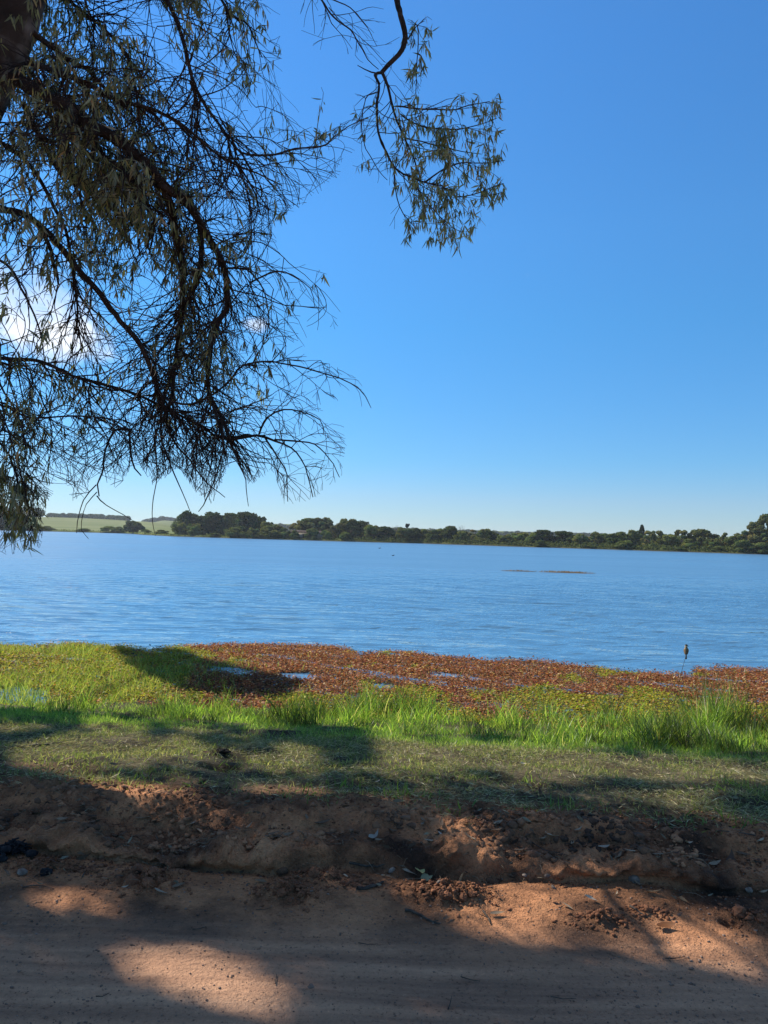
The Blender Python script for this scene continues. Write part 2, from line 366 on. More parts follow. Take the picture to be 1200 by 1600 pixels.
# ------------------------------------------------------------------ lake
m, nt, o = mat('lake_water'); L = nt.links.new
g = N(nt, 'ShaderNodeNewGeometry')
def waven(rot, sx, sy, scale, detail=3, rough=.5, dist=0):
    mp = N(nt, 'ShaderNodeMapping'); mp.inputs['Rotation'].default_value = (0, 0, rot); mp.inputs['Scale'].default_value = (sx, sy, 1)
    L(g.outputs['Position'], mp.inputs['Vector'])
    n = N(nt, 'ShaderNodeTexNoise'); n.inputs['Scale'].default_value = scale; n.inputs['Detail'].default_value = detail; n.inputs['Roughness'].default_value = rough
    n.inputs['Distortion'].default_value = dist
    L(mp.outputs[0], n.inputs['Vector']); return n.outputs[0]
w1 = waven(R(26), .30, 1.9, 1.1, 3, .5, .3); w2 = waven(R(20), .6, 2.4, 3.4, 3, .55); w3 = waven(R(30), .25, .9, .45, 2)
b1 = N(nt, 'ShaderNodeBump'); b1.inputs['Strength'].default_value = 1; b1.inputs['Distance'].default_value = .16; L(w1, b1.inputs['Height'])
b2 = N(nt, 'ShaderNodeBump'); b2.inputs['Strength'].default_value = 1; b2.inputs['Distance'].default_value = .022; L(w2, b2.inputs['Height']); L(b1.outputs[0], b2.inputs['Normal'])
b3 = N(nt, 'ShaderNodeBump'); b3.inputs['Strength'].default_value = 1; b3.inputs['Distance'].default_value = .12; L(w3, b3.inputs['Height']); L(b2.outputs[0], b3.inputs['Normal'])
gust = waven(R(8), .012, .07, 1, 4, .6)
P = N(nt, 'ShaderNodeBsdfPrincipled'); P.inputs['Base Color'].default_value = (.065, .170, .29, 1); P.inputs['IOR'].default_value = 1.33
P.inputs['Specular IOR Level'].default_value = 1.0
rr = N(nt, 'ShaderNodeMapRange'); rr.inputs['From Min'].default_value = .35; rr.inputs['From Max'].default_value = .65; rr.inputs['To Min'].default_value = -.03; rr.inputs['To Max'].default_value = .05
L(gust, rr.inputs['Value'])
sy = N(nt, 'ShaderNodeSeparateXYZ'); L(g.outputs['Position'], sy.inputs[0]); r2_ = N(nt, 'ShaderNodeMapRange'); r2_.inputs['From Min'].default_value = 13; r2_.inputs['From Max'].default_value = 65
r2_.inputs['To Min'].default_value = .06; r2_.inputs['To Max'].default_value = .31; r2_.interpolation_type = 'SMOOTHSTEP'; L(sy.outputs['Y'], r2_.inputs['Value'])
ra = N(nt, 'ShaderNodeMath', operation='ADD'); L(rr.outputs[0], ra.inputs[0]); L(r2_.outputs[0], ra.inputs[1]); L(ra.outputs[0], P.inputs['Roughness'])
L(b3.outputs[0], P.inputs['Normal']); L(P.outputs[0], o.inputs[0]); M_WATER = m
ly = np.concatenate([8.0*1.0036**np.arange(0, 560), 8.0*1.0036**560*1.07**np.arange(1, 62)])
lu = np.concatenate([-.9*1.2**np.arange(14, 0, -1), np.linspace(-.9, .9, 1100), .9*1.2**np.arange(1, 15)])
LU, LY = np.meshgrid(lu, ly); LX = LU*LY; a, bb = len(lu), len(ly)
LZ = np.zeros_like(LX)
wx = (fbm(LX, LY, 2.6, 3, 401)-.5)*1.3+(fbm(LX, LY, 9, 2, 402)-.5)*3
for (lam, th, am, sd_) in ((.46, 24, .026, 1), (.31, 14, .020, 2), (.70, 31, .024, 3), (.22, 20, .016, 4), (1.15, 20, .016, 5)):
    t = R(th); ph = 2*math.pi*((LX*math.sin(t)+LY*math.cos(t)+wx*(.35+.1*sd_))/lam)
    grp = .15+1.25*sstep(.34, .66, fbm(LX*math.cos(t)-LY*math.sin(t), (LX*math.sin(t)+LY*math.cos(t))*2.2, 2.4, 3, 410+sd_))
    LZ += 1.45*am*lam*grp*((.5+.5*np.sin(ph+.55*np.sin(ph)))**2.0-.35)
LZ *= sstep(64, 22, LY)*(.55+.45*sstep(-8, 6, LX))*sstep(8.5, 12.5, LY)
i = (np.arange(bb-1)[:, None]*a+np.arange(a-1)[None]).ravel()
lake = mk('lake', np.stack([LX, LY, LZ], -1).reshape(-1, 3), [np.stack([i, i+1, i+a+1, i+a], 1)], M_WATER, smooth=True); tag(lake, kind='structure')

# ------------------------------------------------------------------ far shore
SH = np.array([(-900, 380), (-300, 360), (0, 345), (60, 340), (150, 338), (205, 333), (222, 285), (270, 250), (400, 237), (530, 225), (650, 224), (800, 205), (1000, 186), (1200, 170), (1500, 150), (2100, 130)])
def ys_shore(u):
    return np.interp(u, SH[:, 0], SH[:, 1])+(fbm(u, 0*u, 40, 3, 88)-.5)*3.5
def farz(u, Y):
    """height of the land beyond the lake, u = photo column at the horizon"""
    d = Y-ys_shore(u)
    z = -.4+1.0*sstep(-1.5, 4, d)+.5*sstep(5, 60, d)
    leftw = sstep(330, 230, u)
    field = np.interp(u, [-900, 0, 130, 200, 270, 330], [10.5, 10.5, 10.5, 9.3, 6.8, 4])
    z = z+leftw*(field-1)*sstep(10, 330, d)
    ridge = np.interp(u, [-400, 80, 140, 200, 225, 255, 285, 420, 600, 800, 1000, 1300, 2000], [15, 14, 15, 12, 9.5, 15, 14, 15, 13, 12, 12, 13, 13])
    k = sstep(700, 1050, Y)
    z = z*(1-k)+ridge*k
    return z+(fbm(u*Y/600, Y, 60, 3, 90)-.5)*1.2*sstep(30, 120, d)
us = np.linspace(-700, 1900, 560); ds = np.concatenate([np.arange(-4, 16, 1.0), 16*1.12**np.arange(0, 46)])
U, D = np.meshgrid(us, ds); Yf = ys_shore(U)+D; Xf = (U-600)/F*Yf; Zf = farz(U, Yf); Zf[-1] = -3
i = (np.arange(len(ds)-1)[:, None]*len(us)+np.arange(len(us)-1)[None]).ravel()
fc = np.stack([sstep(330, 230, U)*sstep(12, 40, D), sstep(1.2, 2.5, D), 0*U], -1).reshape(-1, 3)
m, nt, o = mat('far_land'); L = nt.links.new
at_ = N(nt, 'ShaderNodeAttribute', attribute_name='Col'); sp = N(nt, 'ShaderNodeSeparateColor'); L(at_.outputs['Color'], sp.inputs[0])
g = N(nt, 'ShaderNodeNewGeometry'); n1 = N(nt, 'ShaderNodeTexNoise'); n1.inputs['Scale'].default_value = .12; n1.inputs['Detail'].default_value = 8; L(g.outputs['Position'], n1.inputs['Vector'])
mp = N(nt, 'ShaderNodeMapping'); mp.inputs['Scale'].default_value = (.01, .05, .2); L(g.outputs['Position'], mp.inputs['Vector'])
n2 = N(nt, 'ShaderNodeTexNoise'); n2.inputs['Scale'].default_value = 1; n2.inputs['Detail'].default_value = 5; L(mp.outputs[0], n2.inputs['Vector'])
gcl = ramp(nt, n1.outputs[0], [(.3, (.07, .09, .03)), (.5, (.12, .15, .05)), (.7, (.19, .20, .08))])
fld = ramp(nt, n2.outputs[0], [(.3, (.12, .15, .075)), (.5, (.16, .185, .095)), (.7, (.20, .215, .12))])
c = mixc(nt, sp.outputs[0], gcl, fld); c = mixc(nt, sp.outputs[1], (.05, .04, .03), c)
P = N(nt, 'ShaderNodeBsdfPrincipled'); P.inputs['Roughness'].default_value = 1; P.inputs['Specular IOR Level'].default_value = 0; L(c, P.inputs['Base Color']); L(P.outputs[0], o.inputs[0])
fs = mk('far_shore', np.stack([Xf, Yf, Zf], -1).reshape(-1, 3), [np.stack([i, i+1, i+len(us)+1, i+len(us)], 1)], m, col=fc, smooth=True); tag(fs, kind='structure')

# ------------------------------------------------------------------ far trees: prototypes of unit height and unit width
def crown(kind, seed, n):
    r = np.random.default_rng(seed)
    cl = []; n = int(n*1.5)
    def ell(z0, z1, wfun, k, rs):
        for _ in range(k):
            z = r.uniform(z0, z1); w = wfun((z-z0)/(z1-z0)); a = r.uniform(0, 2*math.pi); q = math.sqrt(r.uniform(.1, 1))*w
            cl.append((q*math.cos(a), q*math.sin(a), z, r.uniform(*rs)))
    dome = lambda t: .40*math.sqrt(max(.03, 1-(max(t, .25)-.25)**2/.62))
    if kind == 'round': ell(.10, .86, dome, 44, (.09, .15))
    if kind == 'olive': ell(.05, .88, lambda t: .40*math.sqrt(max(.04, 1-abs(t-.4)**2*2.2)), 44, (.08, .14))
    if kind == 'spread': ell(.30, .90, lambda t: .42*math.sqrt(max(.05, 1-t**3)), 38, (.07, .12)); ell(.06, .32, lambda t: .34, 12, (.07, .11))
    if kind == 'loose': ell(.12, .92, lambda t: .38*math.sqrt(max(.05, 1-t**2.2)), 26, (.05, .11))
    if kind == 'bush': ell(.05, .75, lambda t: .40*math.sqrt(max(.08, 1-t*t)), 16, (.12, .2))
    if kind == 'feather': ell(.10, .95, lambda t: .36*math.sqrt(max(.10, 1-abs(t-.45)**2*2.6)), 34, (.05, .09))
    if kind == 'conifer': 
        for k in range(7):
            z = .45+.075*k; w = .42*(1-k/7.5)
            for a in np.arange(0, 6.28, 1.05): cl.append((w*math.cos(a+k), w*math.sin(a+k), z+.03*math.cos(a), .07)); cl.append((w*.5*math.cos(a+k), w*.5*math.sin(a+k), z, .07))
    if kind == 'lollipop': ell(.80, .96, lambda t: .30, 8, (.07, .12))
    cl = np.array(cl); rad = cl[:, 3]; pr = rad**2/np.sum(rad**2)
    idx = r.choice(len(cl), n, p=pr); v = r.normal(size=(n, 3)); v /= np.linalg.norm(v, axis=1)[:, None]
    v[:, 2] = np.where(v[:, 2] < -.8, -v[:, 2]*.5, v[:, 2])
    rr = rad[idx]*(.72+.36*r.random(n)); P = cl[idx, :3]+v*rr[:, None]*np.array([1, 1, 1.0]); P[:, 2] = np.clip(P[:, 2], .015, 1.0)
    sz = (.036 if kind not in ('lollipop', 'conifer') else .02)*(.5+r.random(n)); nn = v+.7*r.normal(size=(n, 3)); nn /= np.linalg.norm(nn, axis=1)[:, None]
    t1 = np.cross(nn, r.normal(size=(n, 3))); t1 /= np.linalg.norm(t1, axis=1)[:, None]; t2 = np.cross(nn, t1)
    s1 = t1*sz[:, None]; s2 = t2*(sz*.7)[:, None]
    V = np.stack([P-s1, P-s2*.9, P+s1*.9, P+s2], 1).reshape(-1, 3); 
    base = {'round': (.055, .078, .026), 'olive': (.14, .155, .048), 'spread': (.105, .12, .046), 'loose': (.17, .17, .078), 'bush': (.13, .155, .048),
            'feather': (.16, .175, .072), 'conifer': (.032, .05, .022), 'lollipop': (.022, .034, .014)}[kind]
    tone = .7+.6*r.random(len(cl)); hue = r.normal(0, .12, len(cl))
    c = np.array(base)[None]*(tone[idx]*(.8+.4*r.random(n)))[:, None]; c[:, 0] *= (1+hue[idx]); c[:, 2] *= (1-.5*hue[idx])
    return V, np.arange(len(V)).reshape(-1, 4), np.repeat(np.clip(c, .005, 1), 4, 0)
def trunk_mb(kind, seed):
    r = np.random.default_rng(seed); mb = MB(); top = .62 if kind != 'lollipop' else .88
    if kind in ('conifer',): top = .97
    if kind == 'bush': top = .35
    pts = [(0, 0, -.06)]+[(r.normal(0, .012), r.normal(0, .012), z) for z in np.linspace(.08, top, 5)]
    w = .026 if kind not in ('lollipop', 'conifer') else .012
    mb.tube(pts, np.linspace(w, w*.35, 6), 6)
    for k in range(7 if kind not in ('lollipop', 'conifer') else 2):
        z = r.uniform(.15, top*.9); a = r.uniform(0, 6.28); q = r.uniform(.15, .33)
        mb.tube([(0, 0, z), (q*.5*math.cos(a), q*.5*math.sin(a), z+.10), (q*math.cos(a), q*math.sin(a), min(.9, z+.22))], [w*.5, w*.35, w*.12], 4)
    return mb
def bare_mb(seed, spread=.35):
    r = np.random.default_rng(seed); mb = MB(); mb.tube([(0, 0, -.05), (.01, 0, .3), (0, .01, .6)], [.016, .012, .008], 5)
    for k in range(34):
        z = r.uniform(.25, .62); a = r.uniform(0, 6.28); q = r.uniform(.5, 1)*spread; h = r.uniform(.2, .4)
        p1 = np.array([q*.45*math.cos(a), q*.45*math.sin(a), z+h*.6]); p2 = np.array([q*math.cos(a), q*math.sin(a), min(1, z+h)])
        mb.tube([(0, 0, z), p1, p2], [.006, .004, .002], 3)
        for j in range(4):
            e = p1+(p2-p1)*r.random(); mb.tube([e, e+r.normal(0, .05, 3)+[0, 0, .07]], [.003, .0015], 3)
    return mb
PROTO = {}
def proto(kind, var):
    key = (kind, var)
    if key not in PROTO:
        sd_ = abs(hash_str(kind))+var*13
        if kind == 'bare':
            t = bare_mb(sd_); V = np.concatenate(t.V); me = t.build('trunk', M_FARBARK); PROTO[key] = [('trunk', me.data)]; bpy.data.objects.remove(me)
        else:
            V, Fq, c = crown(kind, sd_, 3600 if kind in ('feather', 'loose') else 4200)
            a = mk('crown', V, [Fq], M_FAR, col=c); t = trunk_mb(kind, sd_).build('trunk', M_FARBARK)
            PROTO[key] = [('crown', a.data), ('trunk', t.data)]; bpy.data.objects.remove(a); bpy.data.objects.remove(t)
    return PROTO[key]
def hash_str(s): return sum((i+1)*ord(ch) for i, ch in enumerate(s))
TN = {'round': 'round_tree', 'olive': 'leafy_tree', 'spread': 'spreading_tree', 'loose': 'leafy_tree', 'bush': 'shore_bush', 'feather': 'feathery_tree', 'conifer': 'conifer_tree', 'lollipop': 'slender_tree', 'bare': 'bare_tree'}
tcount = [0]
def far_tree(px, ytop, wpx, kind, back, label, group='trees along the far shore', cat=None):
    tcount[0] += 1; k = tcount[0]
    Y = float(ys_shore(np.array([float(px)]))[0])+back
    u = float(px); Yw = Y; 
    top = at(px, ytop, Y); X = top[0]; z0 = float(farz(np.array([600+X/Y*F]), np.array([Y]))[0])
    H = max(.6, top[2]-z0); W = wpx/F*Y
    root = empty(TN[kind], (X, Y, z0-.05), label, cat or ('bush' if kind == 'bush' else 'tree'), group, rz=(k*2.399) % 6.28)
    for nm, me in proto(kind, k % 3):
        c = bpy.data.objects.new(nm, me); COL.objects.link(c); c.parent = root
    root.scale = (W*1.28, W*1.28, H*1.03)
    return root
T = [
 # left edge, across the water behind the hanging leaves
 (-22, 790, 50, 'round', 8, 'dark tree at the left edge of the photo, beyond the water'),
 (8, 797, 40, 'round', 6, 'dark round tree behind the hanging leaves at the far left shore'),
 (30, 802, 30, 'round', 10, 'dark tree just left of the pale field, behind hanging twigs'),
 (52, 817, 26, 'bush', 4, 'dark low bush at the left end of the pale field'),
 (72, 821, 20, 'bush', 4, 'small dark bush tapering off along the waterline below the field'),
 (130, 825, 22, 'bush', 4, 'low flat bush at the middle of the field waterline'),
 (170, 821, 22, 'bush', 5, 'olive low bush between the flat bush and the dark round tree'),
 (188, 822, 20, 'bush', 4, 'small olive bush touching the left of the dark round lone tree'),
 (209, 813, 27, 'round', 3, 'dark round lone tree on the water edge in front of the pale field'),
 (228, 826, 14, 'bush', 10, 'little green bush right beside the dark round lone tree'),
 (255, 827, 20, 'bush', 12, 'low green scrub bush between the lone tree and the big grove'),
 # big dark grove on the spit
 (297, 797, 36, 'round', 14, 'tall dark round tree at the left front of the big grove, its highest crown'),
 (283, 815, 24, 'olive', 8, 'light olive tree at the left foot of the big dark grove'),
 (304, 818, 24, 'olive', 6, 'bright olive bushy tree in front of the tall dark round one'),
 (333, 799, 44, 'round', 16, 'wide dark dome tree in the centre of the big grove'),
 (360, 802, 34, 'round', 20, 'dark tree with a lower crown right of the wide dome tree'),
 (387, 799, 40, 'round', 14, 'dark dome tree at the right of the big grove'),
 (405, 806, 26, 'round', 22, 'dark sloping tree closing the right side of the big grove'),
 (336, 832, 18, 'bush', 2, 'small pale round bush on the grassy bank under the big grove'),
 (362, 822, 30, 'bush', 4, 'dark bluish bush in front of the big grove'),
 (382, 830, 16, 'bush', 3, 'small pale green bush at the right foot of the grove'),
 (396, 824, 18, 'olive', 4, 'yellowish green little tree at the right corner of the grove'),
 (418, 815, 24, 'olive', 10, 'small dark topped tree right next to the big grove'),
 (430, 820, 38, 'olive', 6, 'light green bushy tree between the grove and the hut'),
 (412, 830, 20, 'bush', 4, 'pale bush by the water right of the big grove'),
 # house cluster
 (464, 813, 30, 'loose', 22, 'grey green thin crowned tree left above the hut'),
 (487, 810, 44, 'spread', 16, 'broad spreading tree directly above the hut'),
 (508, 808, 38, 'spread', 20, 'tall darker tree right above the hut'),
 (462, 827, 15, 'bush', 3, 'round green bush in front of the hut wall'),
 (487, 824, 22, 'bush', 3, 'dark bush covering the middle of the hut front'),
 (509, 827, 16, 'bush', 4, 'small bush at the right corner of the hut'),
 (446, 823, 20, 'bush', 5, 'dense bush at the left corner of the hut'),
 (518, 822, 22, 'loose', 10, 'pale brownish tree at the right end of the hut'),
 (545, 810, 42, 'spread', 12, 'broad flat topped tree right of the gap past the hut'),
 (563, 813, 34, 'round', 16, 'dark tree leaning against the broad flat topped one'),
 (541, 830, 22, 'bush', 4, 'dark low bush under the broad flat topped tree'),
 (585, 819, 34, 'olive', 8, 'tree with olive patches on the slope right of the flat topped tree'),
 (604, 822, 28, 'round', 8, 'dark low tree on the slope before the pale bare tree'),
 (617, 820, 16, 'bare', 14, 'pale bare twiggy tree poking out behind the dark line'),
 (634, 823, 28, 'olive', 6, 'olive tree beneath the slender ball topped tree'),
 (636, 819, 9, 'lollipop', 16, 'slender tree with a small dark ball crown above the treeline'),
 (647, 824, 28, 'round', 8, 'dark round tree right of the slender ball topped tree'),
 (666, 826, 26, 'olive', 10, 'yellow green tree in the middle of the far treeline'),
 (681, 828, 26, 'round', 6, 'dark low tree between the yellow green one and the tall dark one'),
 (693, 825, 24, 'olive', 12, 'olive tree touching the left of the tall dark double tree'),
 (705, 822, 26, 'round', 8, 'tall dark tree left of the thin bare tree'),
 (722, 820, 16, 'bare', 12, 'thin bare tree sticking out above the middle treeline'),
 (723, 829, 20, 'olive', 6, 'small olive tree right below the thin bare tree'),
 (740, 828, 26, 'loose', 10, 'greyish tree right of the thin bare tree'),
 (757, 826, 28, 'olive', 8, 'olive tree with a flat crown before the low gap'),
 (770, 829, 20, 'round', 6, 'dark tree sloping down to the low gap in the treeline'),
 (790, 834, 24, 'olive', 5, 'small light tree in the low gap of the treeline'),
 (812, 832, 34, 'olive', 8, 'wide low green tree right of the gap'),
 (835, 831, 26, 'bush', 6, 'low dull green bush before the pair of dark domes'),
 (849, 828, 36, 'round', 8, 'left one of the pair of dark domed trees'),
 (881, 829, 34, 'round', 8, 'right one of the pair of dark domed trees'),
 (862, 829, 12, 'bare', 18, 'thin bare twigs showing between the two dark domed trees'),
 (845, 843, 14, 'bush', 2, 'small olive bush at the foot of the left dark dome'),
 (908, 834, 26, 'olive', 6, 'speckled olive tree after the pair of dark domes'),
 (925, 833, 24, 'feather', 8, 'feathery olive tree right of the speckled one'),
 (937, 830, 26, 'olive', 12, 'grey olive tree with a lumpy top right of the domes'),
 (920, 848, 16, 'bush', 2, 'light bush low on the bank under the feathery olive tree'),
 (966, 830, 40, 'round', 10, 'wide dark rounded tree left of the pointed conifer'),
 (978, 843, 24, 'bush', 3, 'round grey green bush below the wide dark rounded tree'),
 (990, 828, 26, 'olive', 12, 'olive tree just left of the pointed conifer'),
 (1003, 820, 13, 'conifer', 22, 'pointed dark conifer rising above the right treeline'),
 (1014, 830, 28, 'feather', 9, 'pale feathery tree just right of the pointed conifer'),
 (1029, 829, 24, 'olive', 12, 'dark topped tree second to the right of the conifer'),
 (1045, 834, 30, 'olive', 8, 'low olive tree in the dip right of the conifer'),
 (1064, 829, 34, 'feather', 10, 'ragged topped tree midway along the right treeline'),
 (1080, 840, 24, 'bush', 5, 'dark bush under the ragged topped tree'),
 (1098, 827, 42, 'spread', 12, 'broad pale rounded tree, the largest before the right edge grove'),
 (1063, 855, 14, 'bush', 2, 'bright green small bush on the right bank'),
 (1114, 842, 28, 'olive', 6, 'green leafy tree in front of the broad pale rounded one'),
 (1126, 833, 30, 'feather', 9, 'spiky topped tree right of the broad pale rounded one'),
 (1125, 852, 22, 'bush', 3, 'green bush at the waterline under the spiky topped tree'),
 (1146, 837, 28, 'olive', 8, 'lower olive tree in the dip before the right edge grove'),
 (1167, 817, 40, 'feather', 10, 'tall feathery tree left in the grove at the right edge'),
 (1160, 842, 26, 'bush', 4, 'dark bush under the tall feathery tree at the right'),
 (1196, 805, 34, 'spread', 16, 'tallest dark crown at the right edge of the photo'),
 (1190, 822, 40, 'feather', 8, 'leafy tree at the right edge below the tallest crown'),
 (1186, 846, 30, 'bush', 3, 'bush at the waterline in the right corner of the far shore'),
 (1226, 812, 50, 'olive', 8, 'olive tree mostly cut off by the right edge'),
]
for t in T: far_tree(*t)

# distant woods on the skyline: one mass
def wood(name, spec, Y0, n_per, seed, hh):
    r = np.random.default_rng(seed); Vs = []; cs = []
    u0, u1 = spec
    n = int((u1-u0)*n_per)
    for k in range(n):
        u = r.uniform(u0, u1); Y = Y0+r.uniform(0, 60); X = (u-600)/F*Y; z = float(farz(np.array([u]), np.array([Y]))[0])
        h = r.uniform(.7, 1.1)*hh; w = h*r.uniform(.5, .8); mth = 70
        v = r.normal(size=(mth, 3)); v /= np.linalg.norm(v, axis=1)[:, None]
        P = np.array([X, Y, z+h*.5])+v*np.array([w, w, h*.5]); s = h*.16
        t1 = np.cross(v, r.normal(size=(mth, 3))); t1 /= np.linalg.norm(t1, axis=1)[:, None]; t2 = np.cross(v, t1)
        Vs.append(np.stack([P-t1*s, P-t2*s, P+t1*s, P+t2*s], 1).reshape(-1, 3)); cs.append(np.full((mth*4, 3), 1.)*np.array([.038, .058, .022])*r.uniform(.7, 1.3))
    V = np.concatenate(Vs); o = mk(name, V, [np.arange(len(V)).reshape(-1, 4)], M_FAR, col=np.concatenate(cs))
    return tag(o, 'band of distant trees on the skyline behind the lake', 'wood', kind='stuff')
w = wood('distant_wood', (78, 202), 760, 1.1, 3, 5.5); w['label'] = 'bluish row of distant trees along the top of the pale field'
w = wood('distant_wood', (225, 300), 1050, 1.0, 4, 6); w['label'] = 'distant wooded hill seen just left of the big dark grove'
w = wood('distant_wood', (395, 945), 800, .8, 5, 5.6); w['label'] = 'hazy distant woodland glimpsed over the far treeline gaps'
w = wood('distant_wood', (-60, 60), 640, 1, 6, 8); w['label'] = 'distant trees on the skyline at the far left'

# undergrowth along the far waterline
r = np.random.default_rng(11); n = 15000; u = r.uniform(-60, 1260, n); d = 1.5+np.abs(r.normal(0, 3.5, n)); dens = np.interp(u, [-60, 60, 90, 225, 240, 270, 400, 520, 560, 1260], [1, .6, .15, .15, .25, .3, .5, .4, 1, 1])
k = r.random(n) < dens; u = u[k]; d = d[k]; n = len(u); Y = ys_shore(u)+d; X = (u-600)/F*Y; z = farz(u, Y)
h = r.uniform(.3, 1.3, n)*np.interp(u, [230, 260, 520, 560], [.6, .25, .25, 1]); P = np.stack([X, Y, z+h*r.random(n)], 1); s = .22
v = r.normal(size=(n, 3)); v /= np.linalg.norm(v, axis=1)[:, None]; t1 = np.cross(v, r.normal(size=(n, 3))); t1 /= np.linalg.norm(t1, axis=1)[:, None]; t2 = np.cross(v, t1)
V = np.stack([P-t1*s, P-t2*s, P+t1*s, P+t2*s], 1).reshape(-1, 3)
c = np.array([.07, .085, .03])*r.uniform(.5, 1.7, (n, 1)); tag(mk('undergrowth', V, [np.arange(len(V)).reshape(-1, 4)], M_FAR, col=np.repeat(c, 4, 0)), 'low undergrowth and reeds along the far waterline', 'undergrowth', kind='stuff')

# closed mass of woodland just behind the front row of trees
r = np.random.default_rng(21); tops = np.array([(275, 806), (300, 803), (345, 803), (390, 804), (415, 814), (440, 825), (480, 818), (510, 813), (530, 823), (550, 815), (580, 821), (640, 828), (700, 830), (760, 832), (785, 838), (850, 835), (900, 838), (960, 835), (1000, 835), (1100, 834), (1150, 842), (1180, 822), (1260, 815)])
Vs, cs = [], []
for k in range(900):
    u = r.uniform(275, 1260); Y = float(ys_shore(np.array([u]))[0])+r.uniform(14, 38); X = (u-600)/F*Y; z = float(farz(np.array([u]), np.array([Y]))[0])
    yt = np.interp(u, tops[:, 0], tops[:, 1])+r.uniform(1, 9); h = max(1.2, at(u, yt, Y)[2]-z); w_ = r.uniform(1.2, 2.4); m_ = 160
    if 440 < u < 512 : continue
    v = r.normal(size=(m_, 3)); v /= np.linalg.norm(v, axis=1)[:, None]; P = np.array([X, Y, z+h*.5])+v*np.array([w_, w_, h*.5])*r.uniform(.75, 1.05, (m_, 1)); s = r.uniform(.12, .28, (m_, 1))
    t1 = np.cross(v+.5*r.normal(size=(m_, 3)), r.normal(size=(m_, 3))); t1 /= np.linalg.norm(t1, axis=1)[:, None]; t2 = np.cross(v, t1)
    Vs.append(np.stack([P-t1*s, P-t2*s, P+t1*s, P+t2*s], 1).reshape(-1, 3)); cs.append(np.array([.058, .076, .030])*r.uniform(.6, 1.5)*r.uniform(.8, 1.2, (m_, 1)).repeat(4, 0))
V = np.concatenate(Vs); tag(mk('shore_woodland', V, [np.arange(len(V)).reshape(-1, 4)], M_FAR, col=np.concatenate(cs)), 'closed dark woodland filling in behind the front row of far trees', 'woodland', kind='stuff')

# hut among the far trees
def box_mb(mb, c, s):
    c = np.array(c, float); s = np.array(s, float)/2
    V = np.array([[x, y, z] for x in (-1, 1) for y in (-1, 1) for z in (-1, 1)])*s+c
    mb.add(V, None, [[0, 1, 3, 2], [4, 6, 7, 5], [0, 4, 5, 1], [2, 3, 7, 6], [0, 2, 6, 4], [1, 5, 7, 3]])
M_WALL = noise_mat('hut_plaster', (.30, .26, .20), (.52, .47, .38), scale=1.2, bump=.1)
M_ROOF = noise_mat('hut_roof', (.035, .022, .018), (.07, .045, .035), scale=2, bump=.2)
M_DARK = noise_mat('dark_opening', (.010, .010, .012), (.03, .028, .026), scale=3)
Yh = 236.; pa = at(452, 838, Yh); pb = at(506, 838, Yh); z0 = float(farz(np.array([470.]), np.array([Yh]))[0])
hut = empty('lakeside_hut', ((pa[0]+pb[0])/2, Yh+2, z0), 'small low cream walled hut half hidden under the far shore trees', 'hut'); hut.scale = (.92, .9, .74)
Wd = pb[0]-pa[0]; q = MB(); box_mb(q, (0, 0, 1.1), (Wd, 4, 2.4)); q.build('wall', M_WALL, hut, smooth=False)
q = MB(); a = Wd/2+.4
q.add([(-a, -2.5, 2.32), (a, -2.5, 2.32), (a, 0, 3.3), (-a, 0, 3.3), (-a, 2.5, 2.32), (a, 2.5, 2.32), (-a, -2.5, 2.42), (a, -2.5, 2.42), (a, 0, 3.42), (-a, 0, 3.42), (-a, 2.5, 2.42), (a, 2.5, 2.42)],
      None, [[0, 3, 2, 1], [3, 4, 5, 2], [6, 7, 8, 9], [9, 8, 11, 10], [0, 1, 7, 6], [4, 10, 11, 5]]); q.add([(-a+.1, -2.3, 2.32), (-a+.1, 2.3, 2.32), (-a+.1, 0, 3.3)], [[0, 1, 2]]); q.add([(a-.1, -2.3, 2.32), (a-.1, 2.3, 2.32), (a-.1, 0, 3.3)], [[0, 1, 2]])
q.build('roof', M_ROOF, hut, smooth=False)
for xx in (-3.6, 1.2, 3.2): q = MB(); box_mb(q, (xx, -2.01, 1.4), (1.0, .08, .9)); q.build('window', M_DARK, hut, smooth=False)
q = MB(); box_mb(q, (-.9, -2.01, 1.0), (1.0, .08, 2.0)); q.build('door', M_DARK, hut, smooth=False)

